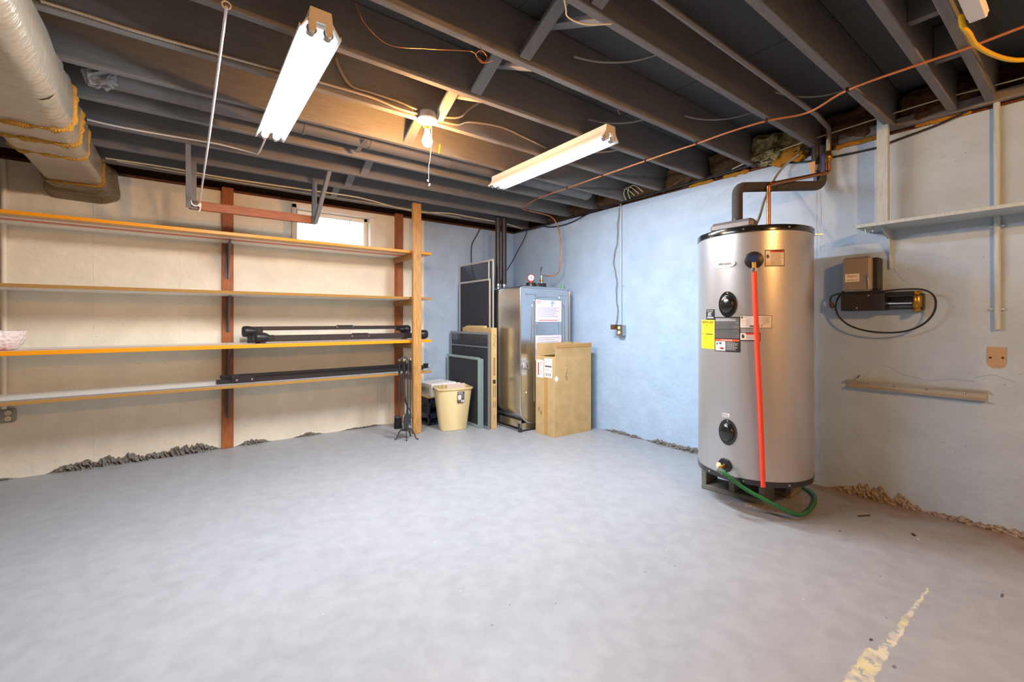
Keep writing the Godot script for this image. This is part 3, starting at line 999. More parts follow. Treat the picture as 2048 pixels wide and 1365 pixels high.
	# two black vent pipes rising from the tank
	for p in [[2.937, "left-hand one of the two black iron pipes rising from the tank"], [3.023, "right-hand one of the two black iron pipes rising from the tank"]]:
		t = thing("vent_pipe", p[1], "pipe", V(p[0], 1.51, -4.2), "iron pipes above the oil tank")
		part("pipe", MB.new().tube([V(p[0], 1.503, -4.2), V(p[0], 2.36, -4.2)], 0.031, 18), M.black_bar, t)
		part("collar", MB.new().lathe([Vector2(0.041, 1.503), Vector2(0.041, 1.535), Vector2(0.037, 1.54), Vector2(0.037, 1.57), Vector2(0.031, 1.573)], 18, Transform3D(Basis(), V(p[0], 0, -4.2))), M.steel, t)

func bx(p: Array) -> MB:
	# armoured cable: a tube with a spiral rib
	var s := smooth(p, 8)
	var q := []
	var acc := 0.0
	for i in s.size() - 1:
		var l: float = (s[i + 1] - s[i]).length()
		var c := maxi(1, int(l / 0.0035))
		for k in c:
			q.append(s[i].lerp(s[i + 1], float(k) / c))
	var r := []
	for i in q.size():
		r.append(0.0088 if i % 3 != 0 else 0.0066)
	return MB.new().tube(q, r, 7)

func wires() -> void:
	var z := -2.394
	one("armoured_cable", "long ribbed armoured cable running left from the bare bulb along a joist", "cable", bx([V(-0.43, 2.357, z), V(-0.3, 2.355, z), V(-0.111, 2.351, z), V(0.379, 2.366, z), V(0.588, 2.372, z), V(0.827, 2.375, z), V(0.98, 2.36, z), V(1.11, 2.362, z)]), M.armour, V(0.3, 2.36, z), "armoured cables at the bulb")
	one("armoured_cable", "short ribbed armoured cable dropping from the floor above, left of the bare bulb", "cable", bx([V(0.64, 2.52, z), V(0.66, 2.47, z), V(0.72, 2.4, z), V(0.822, 2.397, z), V(0.988, 2.395, z), V(1.06, 2.385, z + 0.004), V(1.1, 2.382, z + 0.006)]), M.armour, V(0.9, 2.38, z), "armoured cables at the bulb")
	one("armoured_cable", "ribbed armoured cable running right from the bare bulb to the tube lamp", "cable", bx([V(1.2, 2.362, z), V(1.27, 2.36, z), V(1.37, 2.37, z), V(1.46, 2.41, z), V(1.695, 2.44, z), V(1.9, 2.42, z), V(2.1, 2.395, z)]), M.armour, V(1.6, 2.4, z), "armoured cables at the bulb")
	one("armoured_cable", "ribbed armoured cable climbing right from the bare bulb into the joist bay", "cable", bx([V(1.215, 2.384, z + 0.004), V(1.28, 2.386, z + 0.01), V(1.37, 2.41, z + 0.02), V(1.44, 2.48, z + 0.02), V(1.536, 2.56, z + 0.02)]), M.armour, V(1.35, 2.42, z), "armoured cables at the bulb")
	# copper oil line clipped under the joists, then down to the tank
	var t := thing("oil_line", "thin orange copper tube clipped under the joists and dropping to the tank valve", "tube", V(2.75, 2.33, -2.0))
	var cu := [V(2.69, 2.328, 0.1), V(2.699, 2.328, -0.183), V(2.719, 2.328, -0.36), V(2.712, 2.328, -0.504), V(2.723, 2.328, -0.775), V(2.826, 2.324, -0.989), V(2.76, 2.328, -1.18), V(2.735, 2.328, -1.4), V(2.742, 2.328, -1.61), V(2.735, 2.328, -1.82), V(2.735, 2.328, -2.01), V(2.734, 2.328, -2.425), V(2.739, 2.328, -2.84), V(2.75, 2.328, -3.26), V(2.82, 2.328, -3.55), V(2.86, 2.326, -3.64), V(2.999, 2.328, -3.68), V(3.2, 2.326, -3.69), V(3.33, 2.31, -3.7), V(3.385, 2.25, -3.69), V(3.4, 2.16, -3.66), V(3.405, 1.95, -3.63), V(3.4, 1.73, -3.65), V(3.385, 1.665, -3.7), V(3.34, 1.652, -3.745), V(3.276, 1.652, -3.75)]
	part("line", MB.new().tube(smooth(cu, 6), 0.0065, 8), M.copper_coat, t)
	for p in [V(2.723, 2.329, -0.775), V(2.76, 2.329, -1.18), V(2.742, 2.329, -1.61), V(2.735, 2.329, -2.01), V(2.734, 2.329, -2.425), V(2.739, 2.329, -2.84), V(2.75, 2.329, -3.26), V(2.95, 2.329, -3.672)]:
		part("clip", MB.new().box(p, V(0.026, 0.018, 0.012), 0.003), M.cable_black, t)
	# cream cable along the last joists
	var rx := [V(-0.45, 2.328, -4.323), V(-0.081, 2.33, -4.311), V(0.26, 2.326, -4.323), V(0.805, 2.332, -4.309), V(1.273, 2.334, -4.277), V(1.481, 2.33, -4.3), V(1.75, 2.325, -4.38), V(1.981, 2.33, -4.439), V(2.113, 2.33, -4.423), V(2.354, 2.33, -4.299), V(2.661, 2.328, -4.305), V(2.978, 2.328, -4.321), V(3.147, 2.326, -4.33), V(3.5, 2.326, -4.46)]
	one("ceiling_cable", "cream cable stretched under the joists above the long shelves", "cable", MB.new().tube(smooth(rx), 0.006, 7), M.romex, V(1.2, 2.33, -4.3))
	one("ceiling_cable", "thin tan cable running just above the cream wall", "cable", MB.new().tube(smooth([V(-0.4, 2.36, -4.48), V(0.0, 2.352, -4.475), V(0.5, 2.347, -4.476), V(1.2, 2.35, -4.476), V(1.9, 2.352, -4.476), V(2.6, 2.35, -4.476)]), 0.004, 6), M.romex, V(1.1, 2.35, -4.48))
	one("lamp_cable", "pale cable with dark ties feeding the lamp above the shelves", "cable", MB.new().tube(smooth([V(-0.46, 2.355, -3.636), V(-0.366, 2.35, -3.636), V(-0.199, 2.35, -3.636), V(0.139, 2.363, -3.636), V(0.234, 2.362, -3.636), V(0.399, 2.351, -3.636), V(0.43, 2.345, -3.6), V(0.425, 2.32, -3.35), V(0.42, 2.31, -3.1), V(0.418, 2.3, -2.99)]), 0.006, 7), M.cord_white, V(0.0, 2.35, -3.64))
	# cables along the top of the blue wall
	one("wall_cable", "black cable drooping along the top of the blue wall above the heater", "cable", MB.new().tube(smooth([V(3.525, 2.34, -2.9), V(3.525, 2.345, -2.2), V(3.525, 2.362, -1.657), V(3.53, 2.308, -1.406), V(3.535, 2.27, -1.213), V(3.535, 2.249, -0.857), V(3.535, 2.262, -0.781), V(3.535, 2.297, -0.558), V(3.53, 2.342, -0.4), V(3.52, 2.39, -0.2), V(3.52, 2.42, 0.2)]), 0.0065, 7), M.cable_black, V(3.5, 2.3, -1.2))
	one("wall_cable", "thin white cable strung above the blue wall shelf", "cable", MB.new().tube(smooth([V(3.49, 2.35, -1.75), V(3.48, 2.37, -1.604), V(3.475, 2.395, -1.26), V(3.47, 2.41, -0.845), V(3.47, 2.416, -0.55), V(3.47, 2.402, -0.236), V(3.47, 2.4, 0.2)]), 0.0042, 6), M.romex, V(3.47, 2.4, -0.8))
	one("wall_cable", "dark double cable lying along the blue wall top towards the corner", "cable", MB.new().tube(smooth([V(3.5, 2.365, -1.2), V(3.5, 2.34, -1.7), V(3.5, 2.33, -2.3), V(3.5, 2.325, -2.9), V(3.5, 2.32, -3.4), V(3.48, 2.31, -3.8), V(3.5, 2.3, -4.2), V(3.51, 2.31, -4.6)]), 0.008, 7), M.cable_black, V(3.5, 2.33, -2.8))
	one("wall_cable", "black cable sagging on the blue wall beside the copper oil line", "cable", MB.new().tube(smooth([V(3.52, 2.33, -3.15), V(3.53, 2.31, -3.35), V(3.535, 2.27, -3.55), V(3.535, 2.255, -3.75), V(3.535, 2.27, -3.95), V(3.52, 2.31, -4.1)]), 0.0065, 7), M.cable_black, V(3.53, 2.27, -3.6))
	one("wall_cable", "black cable curving down from the corner behind the iron pipes", "cable", MB.new().tube(smooth([V(3.5, 2.32, -4.35), V(3.49, 2.2, -4.4), V(3.46, 2.05, -4.5), V(3.4, 1.9, -4.55), V(3.25, 1.74, -4.5), V(3.08, 1.6, -4.35), V(3.0, 1.53, -4.28)]), 0.006, 7), M.cable_black, V(3.4, 1.9, -4.5))
	one("wall_cable", "black cable hanging down the wall behind the tall window screens", "cable", MB.new().tube(smooth([V(3.02, 2.33, -4.69), V(2.96, 2.22, -4.7), V(2.892, 2.092, -4.705), V(2.884, 1.904, -4.705), V(2.9, 1.75, -4.7), V(2.97, 1.6, -4.7)]), 0.006, 7), M.cable_black, V(2.9, 1.9, -4.7))
	one("yellow_cable", "yellow cable looping down from the ceiling in the top right corner", "cable", MB.new().tube(smooth([V(2.43, 2.34, -0.325), V(2.44, 2.3, -0.322), V(2.514, 2.295, -0.314), V(2.624, 2.295, -0.311), V(2.754, 2.297, -0.289), V(2.89, 2.3, -0.251), V(2.973, 2.3, -0.202), V(3.1, 2.32, -0.1)]), 0.0095, 8), M.cable_yellow, V(2.6, 2.3, -0.3))
	# loose wires caught on the joists
	t = thing("joist_wire", "loop of thin wire hung on a nail under a joist near the top", "wire", V(1.05, 2.33, -1.6))
	part("wire", MB.new().tube(smooth([V(0.55, 2.42, -1.78), V(0.6, 2.36, -1.8), V(0.7, 2.315, -1.8), V(0.85, 2.325, -1.74), V(0.98, 2.325, -1.66), V(1.01, 2.315, -1.63), V(1.03, 2.29, -1.62), V(1.06, 2.285, -1.62), V(1.07, 2.31, -1.615), V(1.04, 2.325, -1.615), V(1.02, 2.305, -1.625), V(1.05, 2.28, -1.625), V(1.1, 2.3, -1.61)]), 0.0018, 5), M.copper, t)
	part("nail", MB.new().tube([V(1.035, 2.339, -1.612), V(1.035, 2.31, -1.612)], 0.002, 6), M.steel, t)
	one("joist_wire", "bent white wire sticking out under the joists at the top edge", "wire", MB.new().tube(smooth([V(1.12, 2.335, -1.18), V(1.15, 2.32, -1.2), V(1.19, 2.32, -1.23), V(1.27, 2.32, -1.22), V(1.36, 2.325, -1.16)]), 0.0028, 6), M.romex, V(1.2, 2.33, -1.2))
	for p in [V(1.94, 2.334, -1.61), V(2.05, 2.338, -2.01)]:
		one("joist_staple", ["bent wire staple under the joist nearest the wire loop", "bent wire staple under the joist by the tank-side tube lamp"][0 if p.x < 2.0 else 1], "staple", MB.new().tube(smooth([p, p + V(0.005, -0.02, 0), p + V(0.03, -0.025, -0.01), p + V(0.05, -0.01, -0.02)]), 0.0014, 5), M.copper, p, "bent staples under the joists")
	var k := 0
	for p in [V(1.75, 2.44, -1.42), V(2.3, 2.44, -1.85), V(2.55, 2.43, -2.25), V(2.9, 2.44, -0.98), V(2.75, 2.44, -1.45)]:
		one("stub_cable", ["grey cable end in the joist bay right of the wire loop", "grey cable end in the bay above the tank-side tube lamp's near end", "grey cable end in the bay just right of the tank-side tube lamp", "grey cable end in the bay before the heater's foam-sleeved pipe", "grey cable end in the bay left of the wad of glass wool"][k], "cable", MB.new().tube(smooth([p + V(-0.22, -0.0, -0.12), p + V(-0.1, -0.012, -0.06), p + V(0.04, 0.0, 0.03), p + V(0.16, 0.04, 0.13)]), 0.006, 7), M.cable_grey, p, "cable ends in the joist bays")
		k += 1
	one("wood_splinter", "yellow splinter of wood stuck on the joist right of the bulb", "splinter", MB.new().box(V(1.46, 2.37, -2.815), V(0.012, 0.07, 0.006), 0.002, Basis(Vector3.BACK, -0.15)), M.cable_yellow, V(1.46, 2.37, -2.815))

func hanging_frame() -> void:
	var t := thing("hanging_rack", "wooden rack of struts and a red-brown bar hung below the joists", "rack", V(0.47, 1.985, -4.08))
	part("cross_bar", MB.new().box(V(0.48, 2.017, -4.085), V(0.89, 0.066, 0.036), 0.003), M.red_bar, t, "red-brown cross bar")
	for x in [0.062, 0.905]:
		part("upright", MB.new().box(V(x, 2.16, -4.052), V(0.038, 0.36, 0.03), 0.002), M.brace_paint, t)
		part("strut", MB.new().bar(V(x - 0.035 if x < 0.5 else x + 0.035, 2.37, -3.68), V(x - 0.03 if x < 0.5 else x + 0.005, 1.99, -4.03), 0.03, 0.035, 0.002), M.brace_paint, t)
	t = thing("pull_rope", "white rope from a ceiling ring tied to the hanging rack bar", "rope", V(0.1, 2.0, -3.0))
	part("rope", MB.new().tube([V(0.129, 2.312, -1.94), V(0.115, 2.16, -2.9), V(0.1, 2.03, -4.05)], 0.0055, 8), M.cord_white, t)
	part("rope_end", MB.new().tube(smooth([V(0.1, 2.02, -4.045), V(0.08, 2.0, -4.02), V(0.055, 2.005, -4.01), V(0.045, 2.04, -4.0)]), 0.005, 7), M.cord_white, t)
	part("rope_end", MB.new().tube(smooth([V(0.1, 2.03, -4.05), V(0.104, 1.99, -4.047), V(0.095, 1.965, -4.047)]), 0.005, 7), M.cord_white, t)
	part("knot", MB.new().blob(V(0.1, 2.015, -4.05), V(0.024, 0.028, 0.02), 0.01, 5, 14, 8, 40.0), M.cord_white, t)
	var ring := []
	for k in 17:
		ring.append(V(0.129 + 0.014 * cos(TAU * k / 16), 2.322 + 0.014 * sin(TAU * k / 16), -1.945))
	part("ring", MB.new().tube(ring, 0.003, 6), M.cord_white, t)

func shelving() -> void:
	var t := thing("wall_shelving", "long four-board shelving with orange front edges along the cream wall", "shelves", V(0.5, 0, -4.45))
	var zf := -4.225
	var zb := BACK + 0.002
	var zm := (zf + zb) * 0.5
	var dz := zf - zb
	var x0 := -1.75
	var x1 := 2.1
	var xm := (x0 + x1) * 0.5
	var L := x1 - x0
	var tops := [1.864, 1.389, 0.949, 0.62]
	for i in 4:
		var y: float = tops[i]
		var h := 0.024 if i != 2 else 0.03
		var b := part("shelf", MB.new().box(V(xm, y - h * 0.5, zm - 0.004), V(L, h, dz - 0.008), 0.001), M.shelf_white, t, ["top shelf board, orange edge", "second shelf board, chipboard edge", "third shelf board, orange edge", "lowest shelf board, chipboard edge"][i])
		part("front_edge", MB.new().box(V(xm, y - h * 0.5, zf - 0.004), V(L, h, 0.008), 0.001), M.shelf_edge if i % 2 == 0 else M.chip_edge, b)
		if i == 0:
			part("painted_stripe", MB.new().box(V(xm, y - h - 0.0003, zf - 0.07), V(L, 0.0006, 0.12)), M.tan_stripe, b)
			part("painted_stripe", MB.new().box(V(xm, y - h - 0.0003, zf - 0.235), V(L, 0.0006, 0.1)), M.red_stripe, b)
		if i == 2:
			part("painted_stripe", MB.new().box(V(xm, y + 0.0003, zf - 0.1), V(L, 0.0006, 0.06)), M.red_stripe, b)
		if i == 3:
			part("painted_stripe", MB.new().box(V(xm, y + 0.0003, zf - 0.045), V(L, 0.0006, 0.07)), M.grey_stripe, b)
	part("wall_upright", MB.new().box(V(0.322, 1.172, BACK + 0.0), V(0.089, 2.344, 0.062), 0.003), M.red_stud, t, "dark red-brown upright on the wall")
	part("wall_upright", MB.new().box(V(1.936, 1.172, BACK + 0.0), V(0.089, 2.344, 0.062), 0.003), M.red_stud, t, "dark red-brown upright on the wall")
	part("front_post", MB.new().box(V(1.905, 1.17, -4.17), V(0.089, 2.34, 0.04), 0.003), M.pine, t, "pale pine post")
	for i in 4:
		var y: float = tops[i] - (0.03 if i == 2 else 0.024)
		part("side_cleat", MB.new().box(V(1.88, y - 0.03, (-4.19 - 4.69) * 0.5), V(0.022, 0.06, 0.5), 0.002), M.pine_z, t)
		# pressed steel bracket: wall leg, shelf arm and a diagonal web
		var at := Transform3D(Basis(Vector3.BACK, Vector3.UP, Vector3.LEFT), V(0.322 + 0.004, y, BACK + 0.031))
		var br := part("bracket", MB.new().prism(PackedVector2Array([Vector2(0, -0.004), Vector2(0.3, -0.004), Vector2(0.3, -0.012), Vector2(0.03, -0.3), Vector2(0.012, -0.32), Vector2(0, -0.32)]), 0.0, 0.008, at), M.bracket_iron, t)
		part("bracket_leg", MB.new().box(V(0.322, y - 0.16, BACK + 0.034), V(0.034, 0.32, 0.005), 0.002), M.bracket_iron, br)
		part("screw", MB.new().lathe([Vector2(0.005, 0), Vector2(0.004, 0.003), Vector2(0, 0.004)], 8, along(Vector3.BACK, V(0.322, y - 0.3, BACK + 0.037))), M.steel, br)

func rack_bar(label: String, x0: float, x1: float, y: float, z: float, fy: float, bh: float) -> void:
	# square roof bar with a moulded foot at each end
	var t := thing("roof_bar", label, "roof bar", V((x0 + x1) * 0.5, fy - 0.05, z), "black roof bars on the third shelf")
	part("bar", MB.new().box(V((x0 + x1) * 0.5, y, z), V(x1 - x0 - 0.12, bh, 0.036), 0.004), M.black_bar, t)
	part("clip_plate", MB.new().box(V(lerpf(x0, x1, 0.56), y + bh * 0.5 + 0.003, z), V(0.15, 0.008, 0.04), 0.002), M.black_plastic, t)
	for s in [0.51, 0.61]:
		part("screw", MB.new().lathe([Vector2(0.006, 0), Vector2(0.005, 0.003), Vector2(0, 0.004)], 8, along(Vector3.BACK, V(lerpf(x0, x1, s), y + 0.006, z + 0.018))), M.chrome, t)
	for e in [0, 1]:
		var x := x0 + 0.04 if e == 0 else x1 - 0.04
		var d := 1.0 if e == 0 else -1.0
		var f := part("foot", MB.new().lathe([Vector2(0.0, -0.062), Vector2(0.028, -0.06), Vector2(0.042, -0.03), Vector2(0.048, 0.0), Vector2(0.05, 0.03), Vector2(0.044, 0.05), Vector2(0.03, 0.056), Vector2(0, 0.056)], 8, along(V(-d, 0, 0), V(x, fy, z))), M.black_plastic, t)
		part("foot_block", MB.new().box(V(x + d * 0.01, (fy + 0.9) * 0.5 + 0.001, z), V(0.05, fy - 0.951, 0.05), 0.004), M.black_plastic, f)
		part("foot_arm", MB.new().box(V(x + d * 0.075, (y + fy) * 0.5, z), V(0.06, 0.052, 0.044), 0.008), M.black_plastic, f)

func shelf_things() -> void:
	rack_bar("rear one of two black square roof bars lying on the third shelf", 0.43, 1.97, 1.076, -4.52, 1.05, 0.036)
	rack_bar("front one of two black square roof bars lying on the third shelf", 0.5, 2.09, 0.99, -4.345, 1.0, 0.056)
	# two long flat rails on the lowest shelf
	var t := thing("load_rail", "long black channel rail with a bolted clamp on the lowest shelf", "rail", V(1.05, 0.62, -4.38), "black rails on the lowest shelf")
	var pr := PackedVector2Array([Vector2(-0.03, 0), Vector2(0.03, 0), Vector2(0.03, 0.034), Vector2(0.012, 0.034), Vector2(0.012, 0.028), Vector2(0.022, 0.026), Vector2(0.022, 0.008), Vector2(-0.022, 0.008), Vector2(-0.022, 0.026), Vector2(-0.012, 0.028), Vector2(-0.012, 0.034), Vector2(-0.03, 0.034)])
	var q := Basis(Vector3.FORWARD, Vector3.UP, Vector3.RIGHT)
	part("channel", MB.new().prism(pr, 0.22, 2.06, Transform3D(q, V(0, 0.621, -4.37))), M.black_plastic, t)
	part("clamp", MB.new().box(V(0.42, 0.652, -4.35), V(0.16, 0.05, 0.06), 0.008), M.black_plastic, t)
	part("clamp", MB.new().box(V(0.35, 0.66, -4.35), V(0.06, 0.066, 0.05), 0.008), M.black_plastic, t)
	for x in [0.47, 0.36]:
		part("bolt", MB.new().lathe([Vector2(0.009, 0), Vector2(0.008, 0.004), Vector2(0, 0.005)], 10, along(Vector3.BACK, V(x, 0.65, -4.32))), M.chrome, t)
	t = thing("load_rail", "long black flat rail at the back of the lowest shelf, loop at its right end", "rail", V(1.2, 0.62, -4.47), "black rails on the lowest shelf")
	part("channel", MB.new().prism(pr, 0.26, 2.12, Transform3D(q, V(0, 0.621, -4.46))), M.black_plastic, t)
	part("fin", MB.new().box(V(1.1, 0.668, -4.47), V(1.7, 0.03, 0.012), 0.003), M.black_plastic, t)
	part("end_loop", MB.new().box(V(2.15, 0.648, -4.46), V(0.05, 0.05, 0.05), 0.006), M.black_plastic, t)
	part("end_loop_opening", MB.new().box(V(2.172, 0.648, -4.446), V(0.012, 0.03, 0.03), 0.002), M.white_print, t)
	# bowl at the left end of the third shelf
	var w := Transform3D(Basis(), V(-1.0, 0.951, -4.42))
	t = thing("bowl", "white hammered ceramic bowl at the left end of the third shelf", "bowl", V(-1.0, 0.951, -4.42))
	part("body", MB.new().lathe([Vector2(0, 0.0), Vector2(0.085, 0.0), Vector2(0.1, 0.008), Vector2(0.125, 0.04), Vector2(0.139, 0.08), Vector2(0.142, 0.128), Vector2(0.137, 0.13), Vector2(0.133, 0.08), Vector2(0.118, 0.043), Vector2(0.09, 0.014), Vector2(0, 0.012)], 40, w), M.porcelain_bowl, t)
	# on the cream wall at the left
	t = thing("wall_socket", "grey double socket on the cream wall under the lowest shelf", "socket", V(-1.01, 0.41, BACK))
	part("plate", MB.new().box(V(-1.02, 0.465, BACK + 0.02), V(0.105, 0.1, 0.045), 0.012), M.grey_box, t)
	for y in [0.486, 0.446]:
		var o := part("outlet", MB.new().lathe([Vector2(0.017, 0), Vector2(0.016, 0.004), Vector2(0, 0.005)], 16, along(Vector3.BACK, V(-1.002, y, BACK + 0.042))), M.ivory, t)
		for p in [[-0.006, 0.003], [0.006, 0.003], [0.0, -0.008]]:
			part("slot", MB.new().box(V(-1.002 + p[0], y + p[1], BACK + 0.047), V(0.003, 0.007, 0.002)), M.ink, o)
	one("wall_pipe", "cream painted pipe running down the wall at the left end of the shelves", "pipe", MB.new().tube([V(-1.025, 0.5, BACK + 0.018), V(-1.028, 2.3, BACK + 0.018)], 0.015, 12), M.cream_paint, V(-1.025, 0.5, BACK + 0.018))

func fireplace_tools() -> void:
	var c := V(1.735, 0, -4.03)
	var t := thing("tool_stand", "black iron fireplace tool stand with curled feet beside the pine post", "tool stand", c)
	part("pole", MB.new().tube([c + V(0.015, 0.1, 0), c + V(0.015, 0.74, 0)], 0.007, 8), M.iron, t)
	part("hoop", MB.new().tube(smooth([c + V(0.017, 0.66, 0.01), c + V(0.018, 0.74, 0.01), c + V(0.0, 0.785, 0), c + V(-0.035, 0.79, 0), c + V(-0.055, 0.77, 0)]), 0.007, 8), M.iron, t)
	part("hook_bar", MB.new().box(c + V(-0.02, 0.63, 0), V(0.13, 0.012, 0.02), 0.003), M.iron, t)
	part("hub", MB.new().box(c + V(0.0, 0.09, 0), V(0.1, 0.012, 0.05), 0.003), M.iron, t)
	for d in [V(-0.1, 0, -0.03), V(-0.03, 0, 0.075), V(0.075, 0, 0.085), V(0.07, 0, -0.06)]:
		part("foot", MB.new().tube(smooth([c + d * 0.3 + V(0, 0.09, 0), c + d * 0.62 + V(0, 0.075, 0), c + d * 0.9 + V(0, 0.012, 0), c + d * 1.1 + V(0, 0.006, 0)]), 0.006, 7), M.iron, t)
	var handle := func(x: float, z: float, parent: Node3D) -> void:
		part("handle", MB.new().lathe([Vector2(0.006, 0.63), Vector2(0.011, 0.64), Vector2(0.0125, 0.7), Vector2(0.0135, 0.755)], 12, Transform3D(Basis(), V(x, 0, z))), M.black_plastic, parent)
		part("knob", MB.new().lathe([Vector2(0.0135, 0.755), Vector2(0.014, 0.762), Vector2(0.009, 0.778), Vector2(0, 0.78)], 12, Transform3D(Basis(), V(x, 0, z))), M.chrome, parent)
	var g := "fireplace tools on the stand"
	t = thing("hearth_brush", "hearth brush with black bristles hanging at the left of the tool stand", "brush", V(1.672, 0.1, -4.05), g)
	handle.call(1.672, -4.05, t)
	part("shaft", MB.new().tube([V(1.672, 0.2, -4.06), V(1.672, 0.64, -4.05)], 0.0055, 8), M.iron, t)
	part("bristle_head", MB.new().prism(PackedVector2Array([Vector2(-0.028, 0.1), Vector2(0.028, 0.1), Vector2(0.034, 0.0), Vector2(-0.034, 0.0)]), -0.022, 0.022, Transform3D(Basis(), V(1.665, 0.105, -4.065))), M.bristle, t)
	part("ferrule", MB.new().box(V(1.665, 0.212, -4.065), V(0.062, 0.016, 0.05), 0.004), M.iron, t)
	t = thing("hearth_shovel", "iron hearth shovel with a pointed pan hanging on the tool stand", "shovel", V(1.7, 0.1, -4.005), g)
	handle.call(1.7, -4.01, t)
	part("shaft", MB.new().tube([V(1.7, 0.24, -4.005), V(1.7, 0.64, -4.01)], 0.0055, 8), M.iron, t)
	part("pan", MB.new().prism(PackedVector2Array([Vector2(-0.012, 0.16), Vector2(0.012, 0.16), Vector2(0.038, 0.125), Vector2(0.04, 0.07), Vector2(0.02, 0.0), Vector2(-0.014, 0.0), Vector2(-0.036, 0.07), Vector2(-0.036, 0.125)]), -0.004, 0.004, Transform3D(Basis(Vector3.FORWARD, 0.12) * Basis(Vector3.UP, 0.3), V(1.706, 0.105, -3.982))), M.iron, t)
	t = thing("hearth_tongs", "iron hearth tongs with bowed arms hanging on the tool stand", "tongs", V(1.735, 0.1, -4.06), g)
	handle.call(1.735, -4.07, t)
	part("arm", MB.new().tube(smooth([V(1.735, 0.64, -4.07), V(1.7, 0.52, -4.07), V(1.74, 0.36, -4.07), V(1.79, 0.26, -4.07), V(1.8, 0.2, -4.07), V(1.775, 0.14, -4.07)]), 0.0055, 8), M.iron, t)
	part("arm", MB.new().tube(smooth([V(1.735, 0.64, -4.065), V(1.73, 0.45, -4.06), V(1.755, 0.3, -4.06), V(1.74, 0.2, -4.06), V(1.75, 0.14, -4.06)]), 0.0055, 8), M.iron, t)
	t = thing("hearth_poker", "straight iron poker hanging nearest the pine post on the tool stand", "poker", V(1.785, 0.1, -4.04), g)
	handle.call(1.785, -4.05, t)
	part("shaft", MB.new().tube(smooth([V(1.785, 0.64, -4.05), V(1.783, 0.3, -4.045), V(1.78, 0.12, -4.04)]), 0.006, 8), M.iron, t)
	part("hook", MB.new().tube(smooth([V(1.782, 0.2, -4.042), V(1.8, 0.19, -4.04), V(1.802, 0.16, -4.04)]), 0.005, 7), M.iron, t)

func screen(label: String, x: float, lean: float, z0: float, z1: float, h: float, fw: float, m: Material, rails: Array, group: String) -> Node3D:
	# framed insect screen standing on edge along z (z0 near, z1 far) and leaning towards +x
	var t := thing("window_screen", label, "window screen", V(x, 0, (z0 + z1) * 0.5), group)
	var q := Basis(Vector3.BACK, -lean)
	var P := func(y: float, z: float) -> Vector3: return V(x, 0.002, 0) + q * V(0, y, 0) + V(0, 0, z)
	var zc := (z0 + z1) * 0.5
	var w := z0 - z1
	for z in [z0 - fw * 0.5, z1 + fw * 0.5]:
		part("stile", MB.new().box(P.call(h * 0.5, z), V(0.012, h, fw), 0.002, q), m, t)
	for y in [fw * 0.5, h - fw * 0.5]:
		part("rail", MB.new().box(P.call(y, zc), V(0.012, fw, w - fw * 2.0), 0.002, q), m, t)
	for r in rails:
		part("rail", MB.new().box(P.call(r, zc), V(0.01, 0.012, w - fw * 2.0), 0.002, q), m, t)
	part("mesh", MB.new().box(P.call(h * 0.5, zc), V(0.001, h - fw * 2.0, w - fw * 2.0), 0.0, q), M.screen_mesh, t)
	return t

